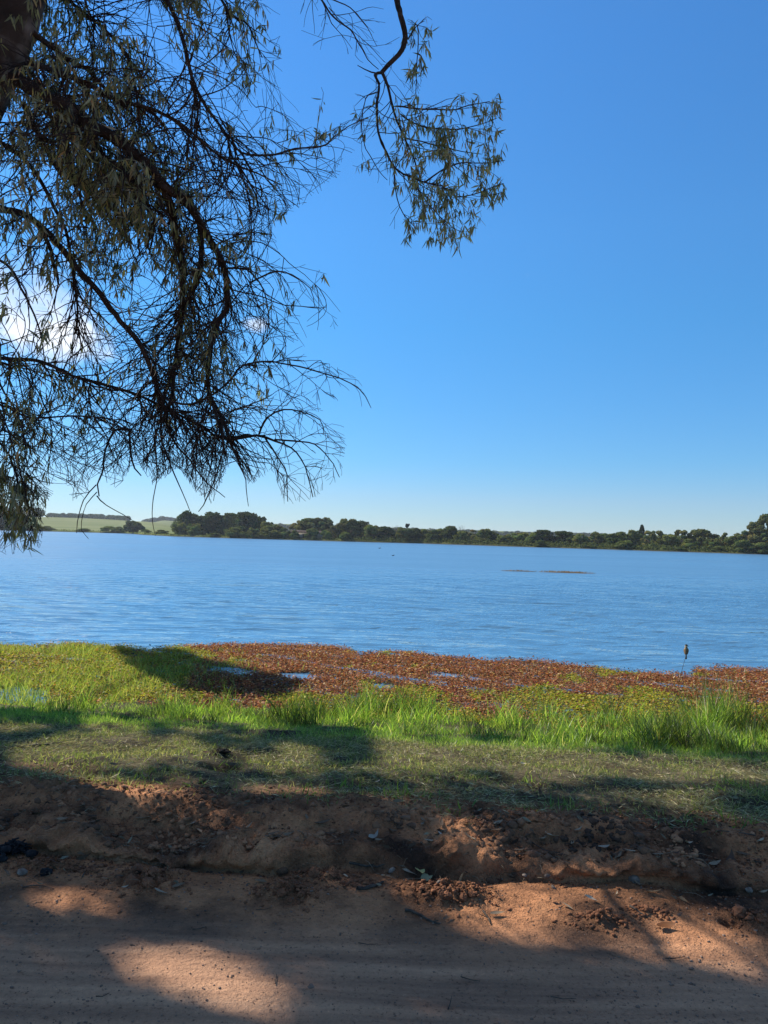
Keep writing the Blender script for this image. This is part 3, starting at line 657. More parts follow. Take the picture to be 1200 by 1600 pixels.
# floating mud and reed bank out on the lake
M_MUD = noise_mat('wet_mud', (.05, .032, .015), (.13, .08, .035), scale=4, rough=.7)
def islet(px0, px1, py, wid, reeds, label):
    a = on_z(px0, py, 0); b = on_z(px1, py+(px1-px0)*.03, 0); n = 60
    root = empty('reed_bank', ((a[0]+b[0])/2, (a[1]+b[1])/2, 0), label, 'reed bank')
    t = np.linspace(-1, 1, n); half = (b-a)/2; wv = wid*(np.sqrt(np.clip(1-t*t, 0, 1)))*(.6+.8*fbm(t*3+px0, 0*t, .5, 3, 5))
    V = []
    for j in range(7):
        s = j/6*2-1; V.append(np.stack([half[0]*t, half[1]*t+s*wv, .07*(1-s*s)*np.sqrt(np.clip(1-t*t, 0, 1))*(.5+fbm(t*9, 0*t+s, .6, 3, 8))-.015], 1))
    V = np.concatenate(V); i = (np.arange(6)[:, None]*n+np.arange(n-1)[None]).ravel()
    mk('mud', V, [np.stack([i, i+1, i+n+1, i+n], 1)], M_MUD, root, smooth=True)
    m_ = reeds; tt = rng.normal(0, .42, m_).clip(-.97, .97); pp = np.stack([half[0]*tt, half[1]*tt+rng.uniform(-.7, .7, m_)*wid*np.sqrt(1-tt*tt), np.full(m_, .02)], 1)
    dd = rng.normal(0, .45, (m_, 3)); dd[:, 2] = 1
    LV, f3, f4, ow = leaves(pp, dd, rng.uniform(.05, .15, m_), np.full(m_, .022), rng.uniform(0, 6.28, m_), .2)
    cc = np.array([.36, .23, .08])*rng.uniform(.5, 1.3, (m_, 1)); mk('reeds', LV, [f3, f4], M_DRY, root, col=cc[ow])['kind'] = 'stuff'
islet(838, 932, 893.5, .42, 420, 'long brown bank of dry reeds lying out on the lake at the right')
islet(781, 839, 891.8, .16, 60, 'thin dark sliver of reeds just left of the long brown bank')

# ------------------------------------------------------------------ near vegetation
ME = np.array([(-400, 1006), (0, 1007), (60, 1009), (130, 1004), (190, 1010), (240, 1014), (290, 1008), (430, 1005), (530, 1007), (570, 1021), (640, 1017), (700, 1026), (770, 1030), (850, 1034), (930, 1042), (1000, 1050), (1080, 1054), (1092, 1043), (1200, 1046), (1600, 1062)])
ME_Y = np.array([on_z(px, py, 0)[1] for px, py in ME])
def mat_edge(X, Y): return np.interp(X/Y*F+600, ME[:, 0], ME_Y)
# floating leaf mat
n = 300000; X = rng.uniform(-9, 9, n); Y = rng.uniform(8.2, 15.2, n)
edge = mat_edge(X, Y)+(fbm(X, Y, .5, 4, 101)-.5)*.55
yp = yprime(X, Y)
pxm, pym = project(np.stack([X, Y, 0*X], 1))
hole = np.zeros(n, bool)
for (hx, hy, hw, hh) in ((365, 1049, 38, 5), (465, 1057, 28, 6), (700, 1056, 30, 2.6), (598, 1072, 20, 4), (30, 1090, 46, 16), (250, 1049, 9, 3), (340, 1089, 9, 3), (740, 1062, 12, 2)):
    hole |= ((pxm-hx)/hw)**2+((pym-hy-(pxm-hx)*.05)/hh)**2+(fbm(X, Y, .2, 2, 140)-.5)*1.2 < 1
hole |= (fbm(X, Y, .28, 3, 143) > .81)
# ragged open rim near the lake
rim = np.clip((edge-Y)/.5, 0, 1); keep = (Y < edge) & (yp > 8.35) & ~hole & (rng.random(n) < .3+.7*rim)
X = X[keep]; Y = Y[keep]; pxm = pxm[keep]; pym = pym[keep]; edge = edge[keep]; n = len(X); print('mat', n)
redf = np.interp(pxm, [0, 200, 290, 380, 1300], [.05, .12, .65, 1.1, 1.1])
band = np.interp(pxm, [0, 300, 600, 750, 900, 1200], [0, 1052, 1086, 1080, 1090, 1098])
nzv = fbm(X, Y, .8, 4, 120)+.25*(fbm(X, Y, .15, 2, 125)-.5)
isred = (redf-.45+(nzv-.5)*2.4-np.where(pxm > 560, sstep(-26, 14, pym-band)*.85, sstep(0, 25, pym-band)*.6)) > 0
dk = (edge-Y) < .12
pal_r = np.array([(.20, .066, .036), (.27, .10, .048), (.14, .048, .028), (.33, .17, .08), (.42, .30, .17), (.09, .055, .03)])
pal_g = np.array([(.26, .26, .03), (.17, .22, .025), (.34, .29, .05), (.10, .15, .02), (.36, .27, .07), (.30, .13, .045)])
pr_ = rng.choice(6, n, p=[.23, .23, .18, .15, .08, .13]); pg_ = rng.choice(6, n, p=[.28, .20, .18, .10, .12, .12])
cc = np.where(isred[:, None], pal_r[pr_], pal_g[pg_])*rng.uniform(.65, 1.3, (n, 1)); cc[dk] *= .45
pale = rng.random(n) < .008; cc[pale] = (.42, .34, .22)
az = rng.uniform(0, 6.28, n); tilt = rng.normal(.05, .33, n)
dd = np.stack([np.cos(az), np.sin(az), np.sin(tilt)], 1); Ls = rng.uniform(.015, .040, n)*(.7+.9*fbm(X, Y, .35, 2, 133))
hgt = .010+rng.random(n)**2*.055*(1+.8*(nzv-.3))
Vt, f3, f4, ow = leaves(np.stack([X, Y, hgt], 1), dd, Ls, Ls*rng.uniform(.5, .95, n), az+1.57*0+rng.normal(0, .1, n), .0, 1)
# give each leaf a flat blade: side vector horizontal
side = np.stack([-np.sin(az), np.cos(az), rng.normal(0, .35, n)], 1); W = Ls*rng.uniform(.55, .95, n)
p0 = np.stack([X, Y, hgt], 1); p1 = p0+dd*Ls[:, None]; mid = (p0+p1)/2; mid[:, 2] += Ls*.12
Vm = np.stack([p0, mid-side*(W/2)[:, None], p1, mid+side*(W/2)[:, None]], 1).reshape(-1, 3); Vm[:, 2] = np.maximum(Vm[:, 2], .004)
sel = isred; allF = np.arange(len(Vm)).reshape(-1, 4)
def sub(selm, name, label):
    idx = np.where(selm)[0]; vi = (idx[:, None]*4+np.arange(4)[None]).ravel(); V = Vm[vi]
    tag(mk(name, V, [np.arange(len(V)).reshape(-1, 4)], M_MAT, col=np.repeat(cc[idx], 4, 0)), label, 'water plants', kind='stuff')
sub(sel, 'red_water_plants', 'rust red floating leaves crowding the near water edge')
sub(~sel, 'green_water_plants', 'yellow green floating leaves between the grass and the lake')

n = 75000; X2 = rng.uniform(-9, 9, n); Y2 = rng.uniform(8.2, 15.2, n); px2, py2 = project(np.stack([X2, Y2, 0*X2], 1)); h2 = np.zeros(n, bool)
for (hx, hy, hw, hh) in ((365, 1049, 38, 5), (465, 1057, 28, 6), (700, 1056, 30, 2.6), (598, 1072, 20, 4), (30, 1090, 46, 16), (250, 1049, 9, 3), (740, 1062, 12, 2)): h2 |= ((px2-hx)/hw)**2+((py2-hy-(px2-hx)*.05)/hh)**2+(fbm(X2, Y2, .2, 2, 140)-.5)*1.2 < 1.1
k = (Y2 < mat_edge(X2, Y2)+(fbm(X2, Y2, .5, 4, 101)-.5)*.55-.1) & (yprime(X2, Y2) > 8.3) & ~h2 & (fbm(X2, Y2, .28, 3, 143) < .78); X2 = X2[k]; Y2 = Y2[k]; n = len(X2)
a = rng.uniform(0, 6.28, n); d2 = np.stack([np.cos(a), np.sin(a), rng.normal(0, .06, n)], 1); L2 = rng.uniform(.05, .10, n); p0 = np.stack([X2, Y2, rng.uniform(.004, .014, n)], 1); s2 = np.stack([-np.sin(a), np.cos(a), 0*a], 1)*(L2*.35)[:, None]
V = np.stack([p0, p0+d2*(L2*.5)[:, None]-s2, p0+d2*L2[:, None], p0+d2*(L2*.5)[:, None]+s2], 1).reshape(-1, 3); V[:, 2] = np.maximum(V[:, 2], .003)
tag(mk('sunken_plants', V, [np.arange(len(V)).reshape(-1, 4)], M_LITTER, col=np.repeat(np.array([[.075, .05, .025]])*rng.uniform(.5, 1.7, (n, 1)), 4, 0)), 'brown matted stems and dead leaves under the floating plants', 'water plants', kind='stuff')
def blades(name, X, Y, H, W, cols, matr, lean=.35, label='', cat='grass', zoff=-.01, stations=2, curve=.3, flat=False, zf=None):
    n = len(X); z = groundz(X, Y) if zf is None else zf
    z = np.maximum(z, -.02)
    a = rng.uniform(0, 6.28, n)
    dd = np.stack([np.cos(a)*lean*rng.random(n)*1.6, np.sin(a)*lean*rng.random(n)*1.6, np.ones(n)*(.12 if flat else 1)], 1)
    if flat: dd[:, :2] = np.stack([np.cos(a), np.sin(a)], 1); dd[:, 2] = rng.normal(.12, .2, n)
    V, f3, f4, ow = leaves(np.stack([X, Y, z+zoff], 1), dd, H, W, rng.uniform(0, 6.28, n), curve, stations)
    fs = [f3]+([f4] if len(f4) else [])
    o = mk(name, V, fs, matr, col=cols[ow]); tag(o, label, cat, kind='stuff'); return o

# tall green grass
def pick(pal, n, p=None, var=(.7, 1.3)):
    pal = np.array(pal); return pal[rng.choice(len(pal), n, p=p)]*rng.uniform(*var, (n, 1))
n = 120000; X = rng.uniform(-8.5, 8.5, n); Y = rng.uniform(6.0, 10.9, n); yp = yprime(X, Y)
cl = fbm(X, Y, .75, 4, 200); cl2 = fbm(X, Y, .28, 3, 207)
start = np.interp(X, [-6, -4, -2, 0, 3, 6], [7.75, 7.6, 7.35, 7.05, 6.6, 6.5])+(fbm(X, Y, 1.1, 3, 210)-.5)*.8; 
end = np.interp(X, [-9, -4.3, -3.6, -1, 0, 1, 2.5, 4, 4.6, 5.5, 9], [8.4, 8.4, 9.1, 9.3, 9.9, 9.9, 9.7, 10.1, 10.3, 9.5, 9.4])+(cl-.5)*1.5
dens = sstep(0, .7, yp-start)*sstep(0, .6, end-yp)*(.12+1.3*sstep(.36, .62, cl2))*(.45+.75*sstep(.3, .55, cl))
k = rng.random(n) < dens; X = X[k]; Y = Y[k]; cl = cl[k]; yp = yp[k]; start = start[k]; end = end[k]; n = len(X)
tuft = np.zeros(n)
for (px, py, r_, a_) in ((800, 1115, .35, .14), (1110, 1120, .6, .15), (1060, 1115, .4, .09), (880, 1125, .3, .10), (700, 1110, .5, .1), (560, 1115, .7, .1), (140, 1110, .35, .12), (40, 1100, .7, .24), (420, 1120, .5, .1)):
    p = on_z(px, py, .15); tuft += a_*np.exp(-((X-p[0])/r_)**2-((Y-p[1])/.45)**2)
H = (.05+.12*sstep(.4, .7, cl)+tuft+.09*sstep(.3, 1.8, yp-start))*rng.uniform(.5, 1.25, n)*(.25+1.35*sstep(.25, .72, fbm(X, Y, .30, 3, 219)))
gc = pick([(.085, .15, .024), (.13, .205, .036), (.05, .09, .018), (.18, .24, .05), (.31, .29, .13)], n, [.29, .28, .24, .14, .05])*(.25+1.5*sstep(.25, .75, fbm(X, Y, .38, 4, 215)))[:, None]
blades('tall_grass', X, Y, H, rng.uniform(.005, .010, n), gc, M_GRASS, .38, 'bright green tall grass between the mown strip and the water plants', stations=3)
# shoots through the floating mat on the left and scattered
n = 80000; X = rng.uniform(-9, 8, n); Y = rng.uniform(9.3, 14.2, n); cl = fbm(X, Y, .9, 4, 230)
pxm, pym = project(np.stack([X, Y, 0*X], 1)); w_ = np.interp(pxm, [0, 200, 330, 420, 1300], [1, .8, .3, .02, .012])*sstep(.42, .62, cl)*sstep(0, 1.2, mat_edge(X, Y)-Y)
k = rng.random(n) < w_; X = X[k]; Y = Y[k]; n = len(X)
blades('waterside_shoots', X, Y, rng.uniform(.06, .19, n), rng.uniform(.006, .011, n), pick([(.11, .17, .03), (.17, .22, .045), (.24, .25, .07)], n), M_GRASS, .45, 'green shoots standing up through the floating leaves at the left', zf=np.zeros(n), stations=3)
# short mown grass: green remnants and dry clippings lying flat
n = 215000; X = rng.uniform(-5.5, 5.5, n); Y = rng.uniform(3.8, 9.4, n); yp = yprime(X, Y)
cl = fbm(X, Y, .5, 4, 240); fr = sstep(4.0, 4.4, yp+(fbm(X, Y, .35, 3, 244)-.5)*.6)
k = rng.random(n) < fr*(.18+.82*sstep(.38, .62, cl))*.62; X = X[k]; Y = Y[k]; n = len(X)
gc = pick([(.11, .15, .045), (.16, .20, .06), (.24, .25, .10), (.33, .31, .17)], n, [.35, .3, .2, .15])
grn = sstep(6.2, 7.2, yprime(X, Y))[:, None]; gc = gc*(1-grn)+gc*np.array([1.1, 1.5, .8])*grn
blades('mown_grass', X, Y, rng.uniform(.02, .06, n)*(1+.6*grn[:, 0]), rng.uniform(.004, .007, n), gc, M_GRASS, .6, 'short dull green mown grass on the slope behind the dirt bank', stations=1)
n = 190000; X = rng.uniform(-5.8, 5.8, n); Y = rng.uniform(3.8, 8.4, n); yp = yprime(X, Y)
cl = fbm(X, Y, .6, 4, 250); fr = sstep(3.95, 4.4, yp+(fbm(X, Y, .3, 3, 254)-.5)*.6)*sstep(8.0, 6.8, yp)
k = rng.random(n) < fr*(.15+.85*sstep(.6, .4, cl)); X = X[k]; Y = Y[k]; n = len(X)
dc = pick([(.54, .46, .27), (.38, .33, .18), (.18, .15, .08), (.66, .60, .40), (.22, .25, .10)], n, [.28, .27, .2, .08, .17])
blades('dry_clippings', X, Y, rng.uniform(.02, .075, n), rng.uniform(.002, .0045, n), dc, M_DRY, .5, 'straw coloured grass clippings strewn over the mown strip', 'dry grass', zoff=.012, flat=True, stations=1, curve=.12)
# small green tufts on the bank edge
Xs, Ys = [], []
for (px, py) in ((205, 1205), (620, 1226), (630, 1232), (675, 1230), (715, 1258), (880, 1245), (540, 1205), (490, 1225), (1150, 1272), (1080, 1262), (1100, 1200), (1160, 1190), (360, 1160), (300, 1210), (830, 1180)):
    p = on_z(px, py, .86); m_ = rng.integers(8, 26); Xs.append(p[0]+rng.normal(0, .06, m_)); Ys.append(p[1]+rng.normal(0, .05, m_))
X = np.concatenate(Xs); Y = np.concatenate(Ys); n = len(X)
blades('grass_sprouts', X, Y, rng.uniform(.04, .11, n), rng.uniform(.005, .009, n), pick([(.08, .14, .02), (.12, .19, .035)], n), M_GRASS, .7, 'small fresh green sprouts along the top of the dirt bank', stations=2)

# ------------------------------------------------------------------ soil crumbs and gravel (uncountable)
ICO = None
def ico():
    global ICO
    if ICO is None:
        import bmesh
        bm = bmesh.new(); bmesh.ops.create_icosphere(bm, subdivisions=1, radius=1); bm.verts.ensure_lookup_table()
        V = np.array([v.co[:] for v in bm.verts]); Fc = np.array([[v.index for v in f.verts] for f in bm.faces]); bm.free(); ICO = (V, Fc)
    return ICO
def lumps(name, P, S, matr, label, cat, squash=.7, smooth=False):
    V, Fc = ico(); n = len(P); m_ = len(V)
    q = V[None]*(1+(1.3 if 'clods' in name else .95)*(rng.random((n, m_, 1))-.5)); a = rng.uniform(0, 6.28, n); c, s = np.cos(a)[:, None], np.sin(a)[:, None]
    q = np.stack([q[..., 0]*c-q[..., 1]*s, q[..., 0]*s+q[..., 1]*c, q[..., 2]*squash], -1)*(S[:, None, None])
    sx = rng.uniform(.7, 1.4, n)[:, None]; q[..., 0] *= sx
    q = q+P[:, None]; Fa = (Fc[None]+(np.arange(n)*m_)[:, None, None]).reshape(-1, 3)
    return tag(mk(name, q.reshape(-1, 3), [Fa], matr, smooth=smooth), label, cat, kind='stuff')
n = 26000; X = rng.uniform(-3, 3, n); Y = rng.uniform(3.3, 4.6, n); yp = yprime(X, Y); c_ = fbm(X, Y, .3, 3, 300)
k = rng.random(n) < sstep(3.45, 3.6, yp)*sstep(4.5, 4.2, yp)*sstep(.42, .6, c_)
X = X[k]; Y = Y[k]; S = .002+.008*rng.random(len(X))**4
Xm, Ym = [], []
for (a, b_, rx, ry, h) in MOUNDS:
    m_ = 320; Xm.append(a+rng.normal(0, rx*.75, m_)); Ym.append(b_+rng.normal(0, ry*.75, m_))
X = np.concatenate([X]+Xm); Y = np.concatenate([Y]+Ym); S = np.concatenate([S, .002+.010*rng.random(len(X)-len(S))**4])
lumps('soil_crumbs', np.stack([X, Y, groundz(X, Y)+S*.3], 1), S, M_CLOD, 'crumbs of reddish soil along the bank and mounds', 'soil crumbs')
n = 15000; Y = 1.7+rng.random(n)**1.0*1.95; X = rng.uniform(-1, 1, n)*(.75*Y+.3); S = (.0012+.0045*rng.random(n)**6)*(.4+1.2*fbm(X, Y, .35, 3, 340))
M_GRAV = noise_mat('gravel', (.09, .06, .045), (.33, .22, .16), scale=9, bump=.2)
lumps('gravel', np.stack([X, Y, groundz(X, Y)+S*.3], 1), S, M_GRAV, 'fine dark gravel scattered over the dirt road', 'gravel')

n = 9000; X = rng.uniform(-3, 3, n); Y = rng.uniform(3.45, 4.35, n); yp = yprime(X, Y); k = rng.random(n) < sstep(3.5, 3.6, yp)*sstep(4.2, 4.0, yp)*(.15+.85*sstep(.44, .6, fbm(X, Y, .35, 3, 345)))
X = X[k]; Y = Y[k]; S = .004+.020*rng.random(len(X))**3.2
lumps('soil_clods', np.stack([X, Y, groundz(X, Y)-S*.1], 1), S, M_CLODB, 'rough clods of dark earth packed along the bulldozed bank', 'soil clods', .75)
mbr = MB()
for k in range(420):
    x = rng.uniform(-2.8, 2.8); y0 = (3.62+.42*rng.integers(0, 2)+rng.normal(0, .06))-.055*x; z0r = float(groundz(np.array([x]), np.array([y0]))[0])+.008; a = rng.uniform(0, 6.28); l = rng.uniform(.03, .13)
    d1 = np.array([math.cos(a)*l, -abs(math.sin(a))*l*.5, rng.normal(-.01, .012)]); p0 = np.array([x, y0, z0r]); mbr.tube([p0, p0+d1*.5+[0, 0, .008], p0+d1+[0, 0, -.01]], [.0014, .0012, .0006], 3)
tag(mbr.build('bank_roots', M_ROOT), 'fine dry roots and straws sticking out of the dirt bank', 'roots', kind='stuff')
n = 5200; X = rng.uniform(-3.2, 3.2, n); Y = rng.uniform(3.35, 4.9, n); k = rng.random(n) < .12+.88*sstep(.45, .62, fbm(X, Y, .25, 3, 330)); X = X[k]; Y = Y[k]; n = len(X)
a = rng.uniform(0, 6.28, n); dd = np.stack([np.cos(a), np.sin(a), rng.normal(.1, .3, n)], 1); Lb = rng.uniform(.008, .045, n)*rng.choice([1, 1, 1.6], n)
V, f3, f4, ow = leaves(np.stack([X, Y, groundz(X, Y)+.006], 1), dd, Lb, np.where(rng.random(n) < .5, .003, Lb*.28), rng.uniform(0, 6.28, n), .2, 2)
tag(mk('leaf_fragments', V, [f3, f4], M_LITTER, col=pick([(.12, .075, .045), (.22, .16, .10), (.34, .28, .19), (.07, .045, .03)], n, [.35, .33, .14, .18])[ow]), 'small dry leaf and twig fragments littering the bank', 'litter', kind='stuff')

# ------------------------------------------------------------------ single small things on the dirt
ORD = ['first', 'second', 'third', 'fourth', 'fifth', 'sixth', 'seventh', 'eighth', 'ninth', 'tenth', 'eleventh', 'twelfth', 'thirteenth', 'fourteenth', 'fifteenth', 'sixteenth', 'seventeenth', 'eighteenth', 'nineteenth', 'twentieth', 'twenty-first', 'twenty-second', 'twenty-third', 'twenty-fourth']
def zoned(pts, zones, noun):
    """labels counted from the left inside each stretch of ground"""
    pts = sorted(pts, key=lambda p: p[0]); cnt = {}; outl = []
    for p in pts:
        z_ = next(t for x_, t in zones if p[0] < x_); cnt[z_] = cnt.get(z_, 0)+1; outl.append((p, '%s %s from the left %s' % (ORD[cnt[z_]-1], noun, z_)))
    return outl
ZB = [(150, 'on the bank above the burnt heap'), (350, 'on the crumbly sunlit rise of the bank'), (560, 'on the dark middle stretch of the bank'), (760, 'on the bank above the dug mound'), (950, 'on the bank just right of the dug mound'), (2000, 'on the bank near the right edge')]
ZR = [(300, 'on the road beside the burnt heap'), (720, 'on the road left of the dug mound'), (950, 'on the road right of the dug mound'), (2000, 'on the road near the right edge')]
ZG = [(400, 'in the mown grass around the root clump'), (800, 'in the mown grass behind the middle bank'), (2000, 'in the mown grass behind the right bank')]
def hit(px, py):
    """where the sight line through a photo pixel meets the ground"""
    d = ray(px, py); t = np.linspace(1.6, 14, 2500); P = np.array([0, 0, CAMZ])+d[None]*t[:, None]
    g_ = groundz(P[:, 0], P[:, 1]); k = np.argmax(P[:, 2] <= g_); return P[k][:2]
def litter(px, py, L_, az, colr, label, group, name='fallen_leaf', wr=.24, lift=.01):
    X, Y = hit(px, py); z = float(groundz(np.array([X]), np.array([Y]))[0])
    ts = np.linspace(0, 1, 8); V = []; bend = rng.uniform(-.25, .25); curl = rng.uniform(.05, .35); tw = rng.normal(0, .4)
    for t in ts:
        w = L_*wr*.5*math.sin(math.pi*min(1, t**.7*1.0))+.0008
        cx, cy, cz = L_*(t-.5), L_*bend*(t-.5)**2*2, L_*curl*(2*t-1)**2*.5
        tt = tw*(t-.5)*2; a = np.array([-math.sin(tt)*0, math.cos(tt), math.sin(tt)])*w
        V += [(cx-a[0], cy-a[1], cz-a[2]+w*.35), (cx, cy, cz), (cx+a[0], cy+a[1], cz+a[2]+w*.35)]
    Fq = []
    for i_ in range(7):
        for j in range(2): b_ = i_*3+j; Fq.append((b_, b_+1, b_+4, b_+3))
    V = np.array(V); c = np.tile(np.array(colr), (len(V), 1))
    o = mk(name, V, [np.array(Fq)], M_LITTER, col=c, smooth=True)
    o.location = (X, Y, z+lift); o.rotation_euler = (rng.normal(0, .25), rng.normal(0, .18), az); tag(o, label, 'leaf', group); return o
G1, G2, G3 = 'fallen leaves on the dirt bank', 'fallen leaves on the road', 'fallen leaves on the mown grass'
litter(1040, 1452, .085, .1, (.20, .085, .035), 'reddish brown broad fallen leaf on the sunlit road near the right', None, wr=.5)
litter(655, 1362, .10, 2.0, (.50, .50, .22), 'pale yellow green broken leaf in front of the lower bank', None, wr=.42)
litter(668, 1374, .09, .8, (.55, .52, .30), 'pale cream broad leaf at the left rim of the dug mound', None, wr=.5)
litter(585, 1310, .13, 1.2, (.36, .33, .27), 'long upright pale curled leaf on the middle of the bank', None)
litter(872//1*0+693, 1311, .11, 2.1, (.46, .44, .38), 'long whitish leaf lying on the dark bank right of the centre', None)
bank = [(100, 1283), (118, 1290), (60, 1275), (150, 1278), (165, 1270), (215, 1282), (230, 1280), (240, 1288), (300, 1290), (310, 1303), (322, 1296), (330, 1300), (382, 1300), (388, 1297), (190, 1310), (243, 1322), (20, 1307), (35, 1312), (130, 1262),
        (420, 1308), (432, 1306), (438, 1313), (455, 1310), (518, 1306), (500, 1290), (480, 1283), (595, 1318), (660, 1288), (666, 1285), (690, 1290), (735, 1292), (740, 1312), (772, 1300), (775, 1290), (700, 1325), (725, 1316), (675, 1318), (610, 1300),
        (835, 1305), (850, 1313), (860, 1308), (825, 1307), (905, 1300), (962, 1342), (985, 1332), (1035, 1342), (1045, 1345), (1058, 1336), (1095, 1355), (1105, 1350), (1115, 1352), (1160, 1338), (1180, 1345), (1140, 1345), (1005, 1362), (1190, 1320), (1075, 1320), (940, 1330), (890, 1322), (792, 1318), (815, 1334), (880, 1340), (920, 1350)]
road = [(800, 1371), (812, 1366), (790, 1374), (835, 1380), (848, 1378), (870, 1378), (920, 1376), (1060, 1382), (1100, 1392), (1130, 1385), (1150, 1395), (1185, 1398), (1170, 1385), (1000, 1385), (960, 1400), (1020, 1396), (985, 1378), (560, 1352), (500, 1346), (498, 1350),
        (612, 1372), (640, 1368), (540, 1372), (30, 1362), (60, 1372), (12, 1365), (130, 1322+20), (165, 1325+15), (195, 1390), (85, 1350), (245, 1400), (280, 1388), (290, 1335), (360, 1338), (170, 1376), (870, 1420), (880, 1418), (775, 1430), (700, 1440), (925, 1408), (600, 1374), (20, 1330), (30, 1325), (12, 1318), (45, 1322), (22, 1340), (38, 1335)]
grs = [(655, 1185), (320, 1180), (470, 1200), (560, 1205), (960, 1180), (250, 1170), (110, 1190), (1160, 1190), (1075, 1190), (820, 1200), (720, 1210), (900, 1215), (400, 1190), (180, 1205), (60, 1195), (505, 1240), (590, 1230), (1090, 1240), (1000, 1250), (350, 1210)]
greys = [(.34, .27, .19), (.22, .155, .10), (.48, .40, .30), (.15, .10, .065), (.28, .22, .15), (.10, .06, .04), (.17, .11, .07)]
greyn = ['brownish', 'brown', 'pale', 'dark brown', 'greyish', 'blackish brown', 'tan']
def scatter(pts, zones, group, l0, l1, steep=.25, lift=.01):
    for (p, lb) in zoned([(px+rng.normal(0, 3), py+rng.normal(0, 1.5)) for px, py in pts], zones, 'fallen leaf'):
        ci = rng.integers(len(greys)); litter(p[0], p[1], rng.uniform(l0, l1), rng.uniform(-.9, .9)+(1.57 if rng.random() < steep else 0), greys[ci], lb, group, lift=lift)
scatter(bank, ZB, G1, .05, .105); scatter(road, ZR, G2, .03, .08, 0); scatter(grs, ZG, G3, .04, .09, 0, .03)

def stick(pxs, r_, label, group=None, name='fallen_twig', lift=.006, matr=None, forks=0):
    P = []
    for (px, py) in pxs:
        X, Y = hit(px, py); P.append((X, Y, float(groundz(np.array([X]), np.array([Y]))[0])+lift))
    P = resample(P, .03); P[:, 2] = np.maximum(P[:, 2], groundz(P[:, 0], P[:, 1])+r_*.5); P += rng.normal(0, r_*.3, P.shape); c = P.mean(0); mb = MB(); mb.tube(P-c, np.linspace(r_, r_*.45, len(P)), 6, .3)
    for k in range(forks):
        i_ = rng.integers(1, len(P)-1); e = P[i_]-c; a = rng.uniform(0, 6.28); mb.tube([e, e+np.array([math.cos(a)*.04, math.sin(a)*.02, .015])], [r_*.5, r_*.25], 4)
    o = mb.build(name, matr or M_STICK); o.location = c; return tag(o, label, 'twig', group)
stick([(632, 1424), (650, 1430), (668, 1440), (686, 1446)], .0065, 'thin dark stick on the road at the shade edge of the sunlit patch', forks=1)
stick([(545, 1352), (590, 1356), (630, 1357), (650, 1352)], .006, 'long straight dark twig lying along the foot of the bank', forks=2)
stick([(560, 1392), (580, 1388), (600, 1380)], .010, 'short thick dark stick left of the dug mound')
stick([(985, 1418), (1000, 1428), (1012, 1436)], .006, 'dark twig between the small mounds at the right', forks=1)
stick([(0, 1170), (40, 1168), (95, 1162)], .012, 'dark branch lying in the mown grass at the left edge')
stick([(755, 1426), (762, 1436), (767, 1446)], .005, 'little pale bent twig on the sunlit road', forks=1)
stick([(128, 1373), (136, 1360)], .003, 'tiny upright pale twig on the shaded road at the left')
stick([(640, 1345), (665, 1346), (690, 1352)], .004, 'thin curved pale twig arching over the broken leaf', lift=.03)
stick([(35, 1388), (60, 1386), (85, 1391)], .003, 'thin flat dark twig above the left sun fleck')
stick([(1180, 1308), (1150, 1302), (1120, 1300)], .004, 'thin twig on the bank top at the right edge')
stick([(820, 1310), (850, 1330), (880, 1336)], .003, 'thin root hanging on the bank right of the centre')
for k, (a, b_, c_, d_) in enumerate(sorted(((150, 1560, 170, 1556), (400, 1424, 425, 1420), (860, 1560, 900, 1564), (560, 1476, 590, 1478), (1040, 1500, 1070, 1497), (300, 1455, 322, 1450), (720, 1530, 750, 1536), (430, 1540, 432, 1525), (700, 1580, 706, 1560)))):
    stick([(a, b_), ((a+c_)/2, (b_+d_)/2+2), (c_, d_)], .002, ORD[k]+' from the left of the hair thin twigs on the open road', 'tiny twigs on the road')

def rock(px, py, s, label, group=None, matr=None, name='stone', cat='stone', sq=.7):
    import bmesh
    X, Y = hit(px, py); z = float(groundz(np.array([X]), np.array([Y]))[0])
    bm = bmesh.new(); bmesh.ops.create_icosphere(bm, subdivisions=3, radius=1); o1 = rng.uniform(0, 50, 3)
    for v in bm.verts:
        p = v.co; f = .75+.5*float(fbm(np.array([p.x*1.0+o1[0]+p.z]), np.array([p.y+o1[1]-p.z*.7]), .9, 3, 7)[0])+(.9*float(fbm(np.array([p.x*1.3+o1[0]-p.z]), np.array([p.y-o1[1]+p.z]), .42, 3, 17, .7)[0])-.45 if cat in ('clod', 'charred wood') else 0)
        v.co = Vector((p.x*f*1.15, p.y*f*.9, p.z*f*sq))*s
    me = bpy.data.meshes.new(name); bm.to_mesh(me); bm.free(); me.materials.append(matr or M_STONE)
    for p in me.polygons: p.use_smooth = cat == 'stone'
    s *= 1.0
    o = bpy.data.objects.new(name, me); COL.objects.link(o); o.scale = (.8,)*3; o.location = (X, Y, z+s*.15); o.rotation_euler = (rng.normal(0, .3), rng.normal(0, .3), rng.uniform(0, 6)); return tag(o, label, cat, group)
rock(612, 1364, .020, 'round pale brown pebble at the foot of the bank left of the dug mound')
rock(686, 1382, .013, 'small white chip of stone in the dug hole')
rock(130, 1318, .014, 'small white pebble at the foot of the bank on the left')
rock(163, 1316, .014, 'pale flat pebble right of the small white one at the left')
rock(1190//1*0+991, 1376, .030, 'squarish pale stone at the foot of the bank at the right', sq=.9)
rock(865, 1388, .014, 'grey pebble in the sun below the bank'); rock(1170, 1392, .022, 'grey flat stone under the bank at the far right')
rock(820, 1370, .016, 'dull grey stone at the foot of the bank below the dark overhang'); rock(855, 1372, .02, 'larger dull grey stone beside the foot of the bank')
